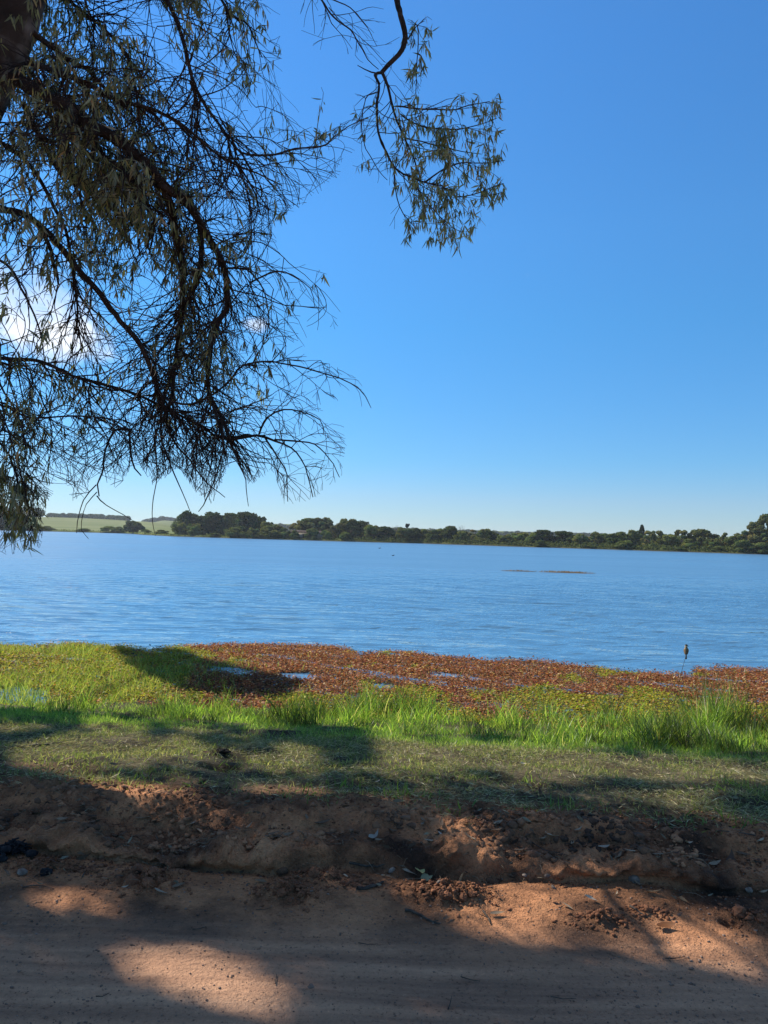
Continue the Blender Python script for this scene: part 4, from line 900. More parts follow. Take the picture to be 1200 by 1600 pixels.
rock(72, 1366, .032, 'black burnt lump on the shaded road at the left', matr=M_CHAR, name='charred_lump', cat='charred wood', sq=.85)
rock(486, 1543, .014, 'dark pebble on the lower road just right of the big sun fleck', matr=M_GRAV); rock(1155, 1428, .035, 'reddish clod beside the hole at the right edge', matr=M_CLOD, name='soil_clod', cat='clod')
rock(35, 1365, .03, 'blue grey flat stone on the road at the left edge')
for k, (px, py, s) in enumerate(sorted(((700, 1402, .03), (722, 1404, .028), (738, 1400, .024), (690, 1400, .022)))): rock(px, py, s, ORD[k]+' from the left, dark crumbly clod at the front of the dug mound', 'clods in front of the dug mound', M_CLOD, 'soil_clod', 'clod')
for k, (px, py, s) in enumerate(sorted(((205, 1380, .04), (232, 1385, .035), (250, 1378, .03), (215, 1360, .035), (240, 1366, .028)))): rock(px, py, s, ORD[k]+' from the left, shaded clod in the loose heap on the left of the road', 'clods of the left heap', M_CLOD, 'soil_clod', 'clod')
for k, (px, py, s) in enumerate(sorted(((490, 1366, .03), (520, 1368, .026), (470, 1398, .022), (440, 1396, .025)))): rock(px, py, s, ORD[k]+' from the left, clod in the small heaps left of the centre of the road', 'clods of the middle heaps', M_CLOD, 'soil_clod', 'clod')
# burnt debris pile at the left end of the bank foot
X, Y = hit(22, 1335); z = float(groundz(np.array([X]), np.array([Y]))[0]); pile = empty('burnt_debris_pile', (X, Y, z), 'dark heap of burnt twigs and ash at the left edge of the road', 'debris pile')
mb = MB()
for k in range(46):
    a = rng.uniform(0, 6.28); q = rng.uniform(0, .065); p = np.array([q*math.cos(a)*1.2, q*math.sin(a)*.6, .01+.06*(1-q/.075)*rng.random()]); dv = rng.normal(0, 1, 3)*np.array([.035, .022, .014]); mb.tube([p-dv, p+dv*.1+[0, 0, .006], p+dv], [.004, .006, .003], 5, .4)
mb.build('burnt_twigs', M_CHAR, pile)
mb = MB(); Vi, Fi = ico(); 
for k in range(12): p = rng.normal(0, 1, 3)*np.array([.06, .03, .008])+[0, 0, .02]; mb.add(Vi*np.array([.03, .022, .018])*(1+.3*(rng.random((len(Vi), 1))-.5))+p, Fi)
mb.build('ash_lumps', M_CHAR, pile)
# dark soil and root clump in the mown grass
X, Y = hit(345, 1178); z = float(groundz(np.array([X]), np.array([Y]))[0]); tu = empty('root_clump', (X, Y, z), 'dark round clump of earth and roots in the mown grass at the left', 'earth clump')
mb = MB()
for k in range(26): p = rng.normal(0, 1, 3)*np.array([.045, .03, .012])+[0, 0, .03]; mb.add(Vi*np.array([.035, .03, .025])*(1+.4*(rng.random((len(Vi), 1))-.5))+p, Fi)
mb.build('earth', noise_mat('dark_earth', (.012, .009, .006), (.04, .028, .018), scale=20, bump=.5), tu)
mb = MB()
for k in range(40): p = rng.normal(0, 1, 3)*np.array([.07, .04, .01])+[0, 0, .04]; dv = rng.normal(0, .05, 3); mb.tube([p, p+dv, p+dv*1.6+[0, 0, -.03]], [.003, .002, .001], 3)
mb.build('roots', M_STICK, tu); tu.scale = (.6, .6, .55)

# ------------------------------------------------------------------ bird on its stem
Yb = 10.3; pt = at(1072, 1024, Yb); base = at(1048, 1105, Yb)
base[2] = -.05
stem = empty('dry_stem', tuple(base), 'thin leaning dry stem rising from the grass with a bird perched on its tip', 'plant stem')
mb = MB(); pm = (pt-base); P = resample([np.zeros(3), pm*.35+[.015, 0, .0], pm*.7+[.0, 0, 0], pm, pm*1.04], .05); mb.tube(P, np.linspace(.0055, .0022, len(P)), 5); mb.build('stalk', M_STICK, stem)
n = 14; tt = rng.uniform(.1, .72, n); pp = pm[None]*tt[:, None]; dd = rng.normal(0, .6, (n, 3)); dd[:, 2] = np.abs(dd[:, 2])+.6
LV, f3, f4, ow = leaves(pp, dd, rng.uniform(.03, .08, n), np.full(n, .012), rng.uniform(0, 6, n), .2); mk('dry_leaf', LV, [f3, f4], M_DRY, stem, col=np.tile([.13, .075, .05], (len(LV), 1)))
bird = empty('bird', tuple(pt+np.array([0, 0, .012])), 'small brown backed bird with a dark cap perched on the leaning stem', 'bird', rz=R(-18)); bird.scale = (.88,)*3
def rings(mb, prof, k=14):
    """prof: list of (x, z, y, rx, rz): oval rings stacked along a path"""
    V = []; 
    for (x, y, z, rx, ry) in prof:
        for j in range(k): a = j*2*math.pi/k; V.append((x+rx*math.cos(a), y+ry*math.sin(a), z))
    Fq = [[i_*k+j, i_*k+(j+1) % k, (i_+1)*k+(j+1) % k, (i_+1)*k+j] for i_ in range(len(prof)-1) for j in range(k)]
    n0 = len(V); V.append((prof[0][0], prof[0][1], prof[0][2])); V.append((prof[-1][0], prof[-1][1], prof[-1][2]))
    F3_ = [[(j+1) % k, j, n0] for j in range(k)]+[[(len(prof)-1)*k+j, (len(prof)-1)*k+(j+1) % k, n0+1] for j in range(k)]
    mb.add(V, F3_, Fq)
M_BB = noise_mat('bird_plumage', (.20, .15, .09), (.32, .25, .16), scale=60, bump=.2, bscale=200, dist=.002)
M_BD = noise_mat('bird_dark', (.015, .013, .012), (.04, .033, .028), scale=60); M_BW = noise_mat('bird_wing', (.10, .07, .045), (.18, .13, .08), scale=80)
M_BP = noise_mat('bird_pale', (.55, .50, .38), (.65, .6, .5), scale=40)
mb = MB(); rings(mb, [(0, .012, .0, .010, .008), (0, .008, .012, .022, .020), (0, .004, .035, .031, .030), (0, 0, .062, .034, .034), (0, -.002, .088, .030, .031), (0, -.004, .106, .021, .022), (0, -.006, .118, .019, .020), (0, -.008, .132, .022, .024), (0, -.008, .146, .020, .022), (0, -.008, .157, .011, .012)])
bb = mb.build('body', M_BB, bird)
mb = MB(); rings(mb, [(0, -.008, .1375, .0228, .0248), (0, -.008, .149, .0205, .0222), (0, -.008, .1595, .011, .012)]); mb.build('cap', M_BD, bird)
mb = MB(); rings(mb, [(0, -.009, .127, .0222, .0238), (0, -.009, .132, .0235, .0252), (0, -.009, .1372, .0232, .0250)]); mb.build('pale_brow', M_BP, bird)
mb = MB(); mb.tube([(.018, -.010, .138), (.030, -.013, .137), (.041, -.016, .134)], [.0065, .0045, .001], 6); mb.build('beak', M_BD, bird)
for s_ in (-1, 1):
    mb = MB(); mb.add([(s_*.020, .020-.03, .104), (s_*.036, .006, .085), (s_*.037, .004, .045), (s_*.022, -.002-.02, .0), (s_*.012, -.034, .010), (s_*.012, -.037, .055), (s_*.014, -.030, .095), (s_*.040, -.008, .060)], [[0, 1, 7], [0, 7, 6], [7, 5, 6]], [[1, 2, 7, 7][:4] if False else [1, 2, 3, 7], [7, 3, 4, 5]]); mb.build('wing', M_BW, bird, smooth=False)
    mb = MB(); mb.tube([(s_*.010, .004, .012), (s_*.008, .010, -.008), (s_*.002, .012, -.014)], [.003, .002, .002], 5); mb.build('leg', M_BD, bird)
    mb = MB(); mb.add(Vi*.0035+np.array([s_*.021, -.004+.008, .139]), Fi); mb.build('eye', M_BD, bird)
mb = MB(); box_mb(mb, (0, -.016, -.022), (.020, .006, .062)); mb.add([(-.010, -.013, -.05), (.010, -.013, -.05), (.014, -.010, -.072), (-.014, -.010, -.072), (0, -.008, -.066)], [[3, 2, 4]], [[0, 1, 2, 3]]); mb.build('tail', M_BW, bird, smooth=False)

# two water birds
def duck(px, py, s, label):
    p = on_z(px, py, 0); r_ = empty('water_bird', (p[0], p[1], 0), label, 'water bird', 'water birds on the lake', rz=rng.uniform(-.4, .4))
    n_ = 12; mb = MB(); P = np.stack([np.linspace(-.22, .22, n_), 0*np.arange(n_), .05+.05*np.abs(np.linspace(-1, 1, n_))**3], 1)*s; mb.tube(P, np.maximum(.008, .085*np.sqrt(1-np.linspace(-.97, .97, n_)**2))*s, 10)
    mb.tube(np.array([(.16, 0, .08), (.20, 0, .15), (.21, 0, .22), (.24, 0, .25)])*s, np.array([.045, .03, .028, .034])*s, 8); mb.build('body', M_BD, r_)
    mb = MB(); mb.tube(np.array([(.26, 0, .25), (.33, 0, .24)])*s, np.array([.015, .006])*s, 5); mb.build('beak', M_BP, r_)
duck(593, 857, .8, 'dark water bird far out, the more distant of two specks on the lake'); duck(614, 868.5, .6, 'dark water bird, the nearer of two specks on the lake')

# ------------------------------------------------------------------ the big tree
tree = empty('eucalyptus_tree', (-4.2, 5.7, .7), 'big dark eucalyptus at the left whose drooping limbs hang over the view', 'tree')
org = np.array([-4.2, 5.7, .7])
LIMB = []   # (points, radii) in world space
def limb(pts, w0, w1, d0=None, d1=None, name='limb', kids=0):
    """pts: photo columns/rows with depth interpolated d0->d1; widths in photo pixels"""
    n_ = len(pts); D_ = np.linspace(d0, d1, n_) if len(pts[0]) == 2 else [p[2] for p in pts]
    P = np.array([at(p[0], p[1], d) for p, d in zip(pts, D_)])
    r_ = (np.linspace(w0, w1, n_)*np.interp(w0, [4, 15, 34], [.9, .8, .66]))*np.array(D_)/F/2
    Q = resample(np.column_stack([P, r_]), .07)
    Q[:, :3] += np.column_stack([(fbm(np.arange(len(Q))+37.*len(LIMB), np.zeros(len(Q)), 5, 3, 7+j)-.5)*.05 for j in range(3)])
    LIMB.append((Q[:, :3], np.maximum(Q[:, 3], .0016), kids)); return Q
def put_limb(Q, name='limb'):
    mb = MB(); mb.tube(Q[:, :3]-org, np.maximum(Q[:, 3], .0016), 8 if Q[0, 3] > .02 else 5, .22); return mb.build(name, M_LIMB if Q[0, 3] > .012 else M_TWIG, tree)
# trunk
TP = [(-4.25, 5.7, .55, .36), (-4.15, 5.68, 1.2, .29), (-4.15, 5.66, 2.2, .26), (-3.98, 5.62, 3.4, .25), (-3.68, 5.57, 4.5, .24), (-3.24, 5.52, 5.5, .235), (-2.92, 5.5, 6.3, .22), (-2.85, 5.7, 7.6, .19), (-3.1, 6.2, 9.0, .15), (-3.6, 6.8, 10.6, .10), (-4.0, 7.3, 12, .05)]
Q = resample(TP, .14); mb = MB(); mb.tube(Q[:, :3]-org, Q[:, 3]*(1+.12*(fbm(np.arange(len(Q)), np.zeros(len(Q)), 3, 2, 3)-.5)), 22, .10); mb.build('trunk', M_BARK, tree)

LS = [
 ([(15, 120, 5.5), (75, 150, 5.3), (130, 185, 5.15), (175, 215, 5.1), (215, 247, 5.1), (250, 285, 5.15), (268, 325, 5.3), (278, 372, 5.5), (288, 415, 5.7), (288, 470, 5.9), (280, 530, 6.1), (272, 600, 6.1), (258, 650, 6.2)], 34, 7, 1),
 ([(250, 285, 5.15), (282, 302, 5.2), (306, 332, 5.35), (326, 372, 5.6), (345, 412, 5.6), (352, 450, 5.6), (352, 484, 5.6), (336, 505, 5.6), (330, 545, 5.65), (326, 600, 5.7), (345, 650, 5.8), (358, 690, 5.8)], 17, 7, 1),
 ([(270, 300, 5.2), (292, 315, 5.5), (310, 355, 6.0), (313, 400, 6.1), (305, 440, 6.2), (286, 480, 6.25), (276, 520, 6.3), (280, 560, 6.3), (262, 600, 6.4), (250, 640, 6.4)], 13, 6, 1),
 ([(120, 180, 5.15), (150, 235, 5.2), (190, 265, 5.2), (215, 300, 5.2), (240, 345, 5.3), (232, 400, 5.4)], 11, 3, 1),
 ([(-60, 300, 5.6), (-20, 318, 5.5), (30, 330, 5.4), (62, 352, 5.3), (100, 390, 5.3), (130, 430, 5.3), (165, 470, 5.4), (190, 502, 5.5), (222, 540, 5.6), (240, 585, 5.7), (258, 640, 5.8)], 14, 9, 1),
 ([(60, 350, 5.3), (76, 382, 5.2), (90, 420, 5.1), (95, 445, 5.1)], 10, 4, 1),
 ([(-60, 556, 5.9), (-20, 558, 5.8), (40, 560, 5.6), (75, 570, 5.6), (115, 590, 5.6), (170, 605, 5.7), (230, 625, 5.8), (300, 660, 5.9), (345, 685, 5.9), (385, 680, 5.9)], 8, 4, 1),
 ([(-60, 640, 5.2), (0, 628, 5.2), (40, 650, 5.2), (130, 650, 5.3), (178, 655, 5.4), (212, 678, 5.5)], 4, 2.5, 1),
 ([(225, -80, 5.9), (262, 0, 5.8), (283, 58, 5.8), (295, 100, 5.8), (301, 128, 5.8), (316, 162, 5.8), (335, 190, 5.8), (355, 216, 5.8), (362, 242, 5.8), (385, 272, 5.8), (400, 300, 5.8), (410, 335, 5.8)], 9, 2.5, 1),
 ([(300, 124, 5.8), (312, 165, 5.9), (308, 212, 6.0), (300, 250, 6.0)], 5, 2, 1),
 ([(357, 196, 5.8), (364, 224, 5.7), (385, 240, 5.6), (430, 242, 5.6), (460, 232, 5.6), (500, 228, 5.6), (520, 214, 5.7), (545, 196, 5.7), (575, 182, 5.7)], 5, 1.4, 1),
 ([(50, 50, 5.5), (100, 88, 5.7), (135, 108, 5.8), (165, 140, 6.0), (200, 170, 6.1)], 11, 4, 1),
 ([(45, 95, 5.45), (80, 107, 5.2), (120, 125, 5.1), (170, 150, 5.1), (230, 170, 5.2), (290, 200, 5.3), (345, 245, 5.4), (400, 272, 5.5), (440, 290, 5.6)], 12, 2, 1),
 ([(40, 165, 5.5), (60, 210, 5.8), (90, 260, 6.0), (140, 300, 6.2), (200, 340, 6.3), (240, 360, 6.3)], 11, 3, 1),
 ([(-60, 180, 5.6), (0, 220, 5.9), (50, 260, 6.0), (90, 330, 6.1), (110, 400, 6.2), (120, 470, 6.2), (118, 520, 6.2)], 10, 3, 1),
 ([(-70, 420, 5.5), (-20, 400, 5.4), (15, 420, 5.3), (40, 470, 5.2), (60, 520, 5.2), (70, 580, 5.1)], 7, 2, 1),
 ([(70, -60, 6.2), (110, 0, 6.2), (160, 40, 6.2), (200, 90, 6.2), (215, 150, 6.2), (220, 200, 6.2)], 7, 2, 1),
 ([(300, -90, 6.3), (335, -20, 6.3), (360, 20, 6.2), (390, 40, 6.2), (410, 90, 6.2)], 7, 2, 1),
 ([(-80, 560, 5.0), (-20, 600, 4.9), (10, 660, 4.9), (25, 720, 4.8), (40, 780, 4.8), (46, 830, 4.8)], 4, 1.5, 1),
 ([(-70, 500, 5.2), (-30, 540, 5.1), (0, 600, 5.0), (30, 650, 5.0), (45, 700, 5.0)], 6, 2, 1),
 ([(-70, 640, 5.0), (-20, 670, 5.0), (15, 710, 4.9), (30, 760, 4.9), (28, 815, 4.9)], 5, 1.5, 1),
 ([(-60, 20, 5.9), (0, 60, 6.0), (60, 130, 6.1), (110, 200, 6.2), (150, 260, 6.3)], 7, 2, 1),
 # lower curving boughs
 ([(240, 585, 5.7), (262, 625, 5.5), (310, 630, 5.4), (355, 600, 5.4), (385, 570, 5.4), (425, 562, 5.4), (480, 575, 5.4), (530, 590, 5.4), (558, 606, 5.4), (572, 622, 5.4), (580, 640, 5.4)], 5, 1.2, 2),
 ([(326, 600, 5.7), (350, 680, 5.8), (375, 683, 5.8), (405, 677, 5.8), (432, 688, 5.8), (455, 700, 5.9), (478, 730, 5.9), (492, 776, 5.9)], 7, 1.6, 2),
 ([(405, 677, 5.8), (420, 650, 5.6), (445, 638, 5.6), (470, 640, 5.6), (498, 655, 5.6), (503, 680, 5.6)], 4, 1.3, 2),
 ([(430, 688, 5.8), (460, 690, 5.9), (490, 692, 6.0), (515, 715, 6.0), (532, 745, 6.0)], 3.5, 1.3, 2),
 ([(412, 680, 5.8), (432, 712, 5.9), (450, 745, 5.9), (452, 786, 5.9)], 4, 1.4, 2),
 ([(358, 690, 5.8), (372, 720, 5.8), (384, 750, 5.8), (388, 790, 5.8)], 4, 1.0, 2),
 ([(205, 668, 5.5), (180, 670, 5.5), (166, 700, 5.5), (162, 735, 5.5), (150, 757, 5.5), (152, 775, 5.5)], 5, 2.2, 2),
 ([(206, 670, 5.5), (209, 705, 5.5), (213, 730, 5.5), (221, 742, 5.5)], 4.5, 2.2, 2),
 ([(258, 640, 5.8), (250, 680, 5.7), (262, 715, 5.7), (280, 755, 5.7), (300, 800, 5.7)], 5, 1.2, 2),
 ([(258, 650, 6.2), (275, 690, 6.2), (300, 720, 6.2), (325, 755, 6.2), (352, 775, 6.2)], 5, 1.2, 2),
 ([(345, 650, 5.8), (348, 700, 5.6), (340, 740, 5.6), (320, 790, 5.6), (312, 800, 5.6)], 4, 1.2, 2),
 ([(250, 640, 6.4), (240, 690, 6.4), (242, 740, 6.4), (240, 800, 6.4), (244, 838, 6.4)], 3, .9, 2),
 ([(152, 775, 5.5), (168, 790, 5.5), (205, 812, 5.5)], 2.4, 1, 2),
 ([(150, 758, 5.5), (130, 780, 5.5), (118, 815, 5.5), (116, 832, 5.5)], 2.4, 1, 2),
 ([(152, 770, 5.5), (135, 790, 5.4), (128, 830, 5.4), (140, 843, 5.4)], 1.8, .9, 2),
 ([(390, 440, 5.6), (430, 420, 5.5), (460, 430, 5.5), (485, 450, 5.5), (490, 480, 5.5)], 3.5, 1, 2),
 ([(352, 420, 5.6), (385, 420, 5.6), (410, 450, 5.6), (418, 500, 5.6), (415, 530, 5.6)], 4, 1.1, 2),
 # the separate spray on the right
 ([(560, -260, 6.6), (600, -110, 6.3), (617, -10, 6.1), (628, 25, 6.0), (635, 58, 6.0), (630, 78, 6.0), (607, 103, 6.0), (598, 114, 6.0)], 13, 8, 3),
 ([(598, 112, 6.0), (606, 135, 6.0), (612, 158, 6.1), (620, 190, 6.2), (632, 218, 6.2), (647, 250, 6.3), (660, 280, 6.3)], 6, 2, 3),
 ([(598, 114, 6.0), (583, 116, 5.9), (590, 130, 5.9), (590, 170, 5.8), (592, 205, 5.8), (600, 235, 5.8), (615, 260, 5.8), (640, 275, 5.8), (665, 285, 5.8), (690, 290, 5.8), (715, 303, 5.8), (750, 300, 5.9), (785, 290, 6.0)], 5.5, 1.6, 3),
 ([(665, 284, 5.8), (690, 266, 5.8), (720, 256, 5.9), (755, 255, 6.0), (790, 250, 6.1)], 3.5, 1.2, 3),
 ([(620, 164, 6.1), (650, 168, 6.0), (700, 171, 5.9), (735, 163, 5.9), (765, 158, 5.9)], 3.2, 1.3, 3),
 ([(624, 178, 6.1), (650, 195, 6.3), (700, 200, 6.4), (740, 195, 6.5), (775, 185, 6.5)], 3, 1.2, 3),
 ([(617, 262, 5.8), (619, 300, 5.9), (630, 335, 6.0), (650, 360, 6.0)], 2.8, 1.1, 3),
 ([(640, 276, 5.8), (660, 310, 5.7), (690, 340, 5.7), (715, 360, 5.7)], 2.4, 1.1, 3),
 ([(588, 144, 5.9), (573, 156, 5.8), (565, 190, 5.8), (570, 232, 5.8), (590, 265, 5.8), (605, 280, 5.8)], 2.4, 1.2, 3),
 ([(632, 215, 6.2), (670, 225, 6.3), (710, 235, 6.4), (750, 240, 6.4)], 2.6, 1.1, 3),
 ([(598, 114, 6.0), (578, 110, 6.0), (558, 101, 6.0)], 3.5, 1.4, 4),
 ([(634, 60, 6.0), (650, 40, 6.1), (653, 70, 6.2), (651, 110, 6.2), (649, 146, 6.2)], 2.5, 1.4, 5),
 ([(440, -80, 6.6), (500, -5, 6.4), (520, 25, 6.3), (548, 45, 6.2), (562, 70, 6.1), (575, 95, 6.0), (592, 110, 6.0)], 4, 1.2, 4),
 ([(480, -40, 6.4), (510, 10, 6.3), (525, 45, 6.3), (550, 78, 6.3)], 2.5, .8, 4),
 ([(500, -10, 6.3), (545, 12, 6.2), (570, 40, 6.2), (588, 72, 6.2)], 2.5, .8, 4),
 ([(515, 10, 6.3), (540, 40, 6.3), (568, 62, 6.2), (600, 95, 6.2)], 1.6, .8, 4),
]
for (pts, w0, w1, kd) in LS:
    Q = limb(pts, w0, w1, kids=kd); put_limb(Q)

def inpoly(px, py, poly):
    poly = np.array(poly, float); x0, y0 = poly[:, 0], poly[:, 1]; x1, y1 = np.roll(x0, -1), np.roll(y0, -1)
    px = np.asarray(px)[..., None]; py = np.asarray(py)[..., None]
    c = ((y0 > py) != (y1 > py)) & (px < (x1-x0)*(py-y0)/(y1-y0+1e-12)+x0)
    return c.sum(-1) % 2 == 1
# wanted sunlit patches; crown leaves are placed and dropped to leave them open
LIT = [
 [(180, 1497), (230, 1487), (330, 1489), (400, 1507), (465, 1528), (452, 1548), (402, 1560), (402, 1592), (330, 1580), (240, 1547), (200, 1522)],
 [(600, 1368), (660, 1385), (730, 1392), (800, 1372), (880, 1385), (935, 1400), (930, 1468), (835, 1478), (740, 1457), (650, 1415)],
 [(955, 1472), (985, 1445), (1050, 1455), (1210, 1445), (1210, 1518), (1110, 1512), (1010, 1497)],
 [(50, 1402), (110, 1392), (165, 1402), (200, 1422), (240, 1440), (150, 1430), (90, 1425)],
 [(470, 1352), (500, 1343), (540, 1350), (548, 1372), (490, 1377)], [(385, 1378), (440, 1366), (500, 1380), (505, 1404), (420, 1399)],
 [(140, 1213), (230, 1222), (320, 1238), (340, 1260), (300, 1282), (230, 1292), (180, 1270), (150, 1245)],
 [(340, 1288), (370, 1276), (400, 1285), (400, 1310), (350, 1310)], [(595, 1318), (640, 1322), (650, 1342), (600, 1345)],
 [(690, 1258), (760, 1262), (805, 1285), (815, 1340), (760, 1345), (700, 1330), (720, 1300)], [(790, 1258), (870, 1268), (880, 1292), (800, 1290)],
 [(925, 1258), (1000, 1264), (1020, 1285), (950, 1288)], [(1090, 1420), (1200, 1425), (1200, 1440), (1100, 1440)],
 [(810, 1375), (1000, 1385), (1060, 1410), (1100, 1425), (1000, 1440), (940, 1400)],
 [(30, 1165), (110, 1155), (240, 1168), (220, 1200), (100, 1205), (20, 1200)], [(250, 1160), (300, 1150), (330, 1185), (260, 1190)],
 [(590, 1165), (700, 1175), (800, 1165), (940, 1180), (1040, 1190), (1200, 1205), (1200, 1225), (1000, 1215), (880, 1212), (780, 1200), (700, 1215), (600, 1195)],
 [(930, 1160), (1000, 1170), (960, 1180), (900, 1172)], [(430, 1165), (500, 1172), (520, 1195), (440, 1190)], [(640, 1225), (760, 1230), (800, 1250), (680, 1250)]]
ALG = [(190, 1016), (270, 1016), (335, 1036), (420, 1056), (490, 1072), (450, 1096), (300, 1086), (235, 1060), (200, 1040)]
UPL = np.array([(-800, 1095), (0, 1112), (150, 1112), (330, 1128), (500, 1138), (700, 1148), (870, 1160), (1000, 1165), (1200, 1175), (2200, 1230)])
Mimg = np.zeros((1000, 2400), bool)   # lit mask, columns -600..1800, rows 980..1980
gx, gy = np.meshgrid(np.arange(2400)-600+.5, np.arange(1000)+980+.5)
for r0_ in range(0, 1000, 100):
    s_ = slice(r0_, r0_+100); mm = np.zeros(gx[s_].shape, bool)
    for pl in LIT:
        jx = gx[s_]+(fbm(gx[s_], gy[s_]*3, 50, 3, 501)-.5)*28; jy = gy[s_]+(fbm(gx[s_], gy[s_]*3, 60, 3, 502)-.5)*12
        mm |= inpoly(jx, jy, pl)
    grassz = gy[s_] < 1215+(gx[s_])*.06
    mm |= grassz & (fbm(gx[s_], gy[s_]*3.2, 52, 5, 505, .7) > .515)
    edge_ = np.interp(gx[s_], UPL[:, 0], UPL[:, 1])+(fbm(gx[s_], gy[s_]*3, 60, 3, 506)-.5)*16
    mm |= gy[s_] < edge_
    mm &= ~inpoly(gx[s_]+(fbm(gx[s_], gy[s_]*3, 30, 2, 503)-.5)*24, gy[s_]+(fbm(gx[s_], gy[s_]*3, 30, 2, 504)-.5)*9, ALG)
    Mimg[s_] = mm
def is_lit(P):
    px, py = project(P); i_ = np.clip((py-980).astype(int), 0, 999); j = np.clip((px+600).astype(int), 0, 2399)
    return Mimg[i_, j] | (py < 980)

def blocks(P, ymax=6.5):
    """true where a point high in the crown would shade one of the sunlit patches on the ground"""
    g0 = np.full(len(P), .74)
    for _ in range(2):
        S = P-sd[None]*((P[:, 2]-g0)/sd[2])[:, None]; g0 = np.clip(groundz(S[:, 0], S[:, 1], False), 0, 1)
    return is_lit(S) & (S[:, 1] < ymax)
SIL = [(-700, -700), (430, -700), (440, 0), (442, 120), (450, 150), (478, 120), (505, 135), (510, 200), (560, 180), (590, 190), (545, 262), (480, 318), (425, 350), (440, 396), (520, 425), (540, 470), (528, 512), (470, 545), (560, 590), (592, 660), (545, 668), (536, 745), (492, 782), (445, 790), (425, 735), (390, 760), (365, 715), (330, 790), (300, 765), (280, 730), (240, 760), (215, 725), (180, 765), (150, 740), (120, 800), (95, 745), (70, 800), (64, 855), (40, 866), (-700, 900)]
SILR = [(440, -300), (640, -300), (650, 10), (676, 30), (670, 80), (655, 150), (690, 135), (735, 150), (775, 138), (790, 170), (780, 210), (806, 245), (800, 285), (770, 318), (720, 385), (640, 382), (600, 350), (605, 300), (545, 255), (555, 130), (470, 60)]
LEAFZ = np.array([(60, 60, 90, .7), (100, 220, 105, .62), (190, 110, 60, .8), (200, 300, 80, .8), (110, 340, 110, .8), (60, 450, 70, .55), (160, 420, 70, .5), (250, 380, 50, .4), (300, 430, 50, .35), (290, 560, 60, .30), (350, 600, 50, .35), (400, 590, 40, .3), (10, 650, 45, .9), (10, 740, 40, 1.1), (20, 800, 30, 1.3), (30, 835, 20, 1.3), (130, 600, 50, .5), (90, 580, 40, .5),
                  (320, 20, 55, .8), (390, 40, 50, .8), (405, 110, 25, .9), (375, 70, 30, .5), (350, 110, 25, .3), (480, 170, 20, 1.0), (455, 225, 35, .5), (415, 205, 30, .4), (500, 235, 30, .6), (350, 195, 22, .5), (420, 290, 30, .25), (500, 450, 22, .5), (440, 460, 20, .3), (520, 500, 14, .3), (340, 380, 40, .35), (400, 420, 20, .3), (480, 620, 14, .1), (50, 560, 35, .35), (-60, 300, 120, .8), (-40, 100, 100, .8), (-60, 600, 100, .6)])
def leafy(px, py):
    v = 0*px
    for (a, b_, r_, k_) in LEAFZ: v = np.maximum(v, k_*np.exp(-(((px-a)**2+(py-b_)**2)/(r_*1.15)**2)**1.5))
    return v
twV = MB(); LP, LD, LL, LR = [], [], [], []
segs = []
def grow(p0, d0, L_, r0, depth, kind):
    n_ = max(3, int(L_/.05)); P = [p0]; d = d0/np.linalg.norm(d0); st = L_/n_
    droop = .09 if kind != 3 else .05
    wig = .13; bend = rng.normal(0, .085, 3)
    for k in range(n_):
        d = d+rng.normal(0, wig, 3)*np.array([1, 1, .8])+np.array([0, 0, -droop])+bend; d /= np.linalg.norm(d); p = P[-1]+d*st
        q = (p-np.array([0, 0, CAMZ])) @ MR
        px, py = 600+F*q[0]/-q[2], 800-F*q[1]/-q[2]
        ok = inside(px, py, kind)
        if not ok: break
        P.append(p)
    if len(P) < 3: return
    P = np.array(P)
    if kind in (1, 2):
        q3 = P[[len(P)//3, len(P)//2, -1]]; S3 = q3-sd[None]*((q3[:, 2:]-.75)/sd[2])
        if S3[0, 1] < 3.75 and rng.random() < .95 and bool(is_lit(S3).any()): return
    twV.tube(P-org, np.linspace(r0, max(.0015, r0*.4), len(P)), 3)
    q = (P[-1]-np.array([0, 0, CAMZ])) @ MR; px, py = 600+F*q[0]/-q[2], 800-F*q[1]/-q[2]
    if depth > 0:
        m_ = rng.integers(2, 5) if depth > 1 else rng.integers(1, 4)
        for k in range(m_):
            i_ = rng.integers(1, len(P)); t = P[min(i_, len(P)-1)]-P[i_-1]; a = rng.normal(0, 1, 3)*np.array([1, .8, .8]); dd = t/np.linalg.norm(t)+a*.55
            grow(P[i_], dd, L_*rng.uniform(.35, .65), r0*.6, depth-1, kind)
    if kind in (1, 2): lf = float(leafy(np.array(px), np.array(py)))*(1.0 if kind == 1 else .5)
    elif kind == 3: lf = 1.45*(1 if px > 600 or py > 150 else .2)*sstep(.0, 1, (px-590)/60) + .05
    elif kind == 5: lf = 1.0 if 40 < py < 115 else 0
    else: lf = 0
    if rng.random() < lf*.62:
        m_ = rng.integers(7, 15)
        for k in range(m_):
            i_ = len(P)-1-int(rng.random()**1.5*min(len(P)-1, 5)); LP.append(P[i_]+rng.normal(0, .006, 3)); LD.append(np.array([rng.normal(0, .28), rng.normal(0, .28), -1.0]) if rng.random() < .85 else rng.normal(0, 1, 3)); LL.append(rng.uniform(.05, .105))
def inside(px, py, kind):
    if px < -150 or py < -250: return True
    return bool(IMG[int(np.clip(py+700, 0, 1599)), int(np.clip(px+700, 0, 1599))] & (1 if kind in (1, 2) else 2))
gx, gy = np.meshgrid(np.arange(-700, 900)+.5, np.arange(-700, 900)+.5)
IMG = np.zeros((1600, 1600), np.uint8)
for r0_ in range(0, 1600, 200):
    s_ = slice(r0_, r0_+200); IMG[s_] = inpoly(gx[s_], gy[s_], SIL)*1+inpoly(gx[s_], gy[s_], SILR)*2
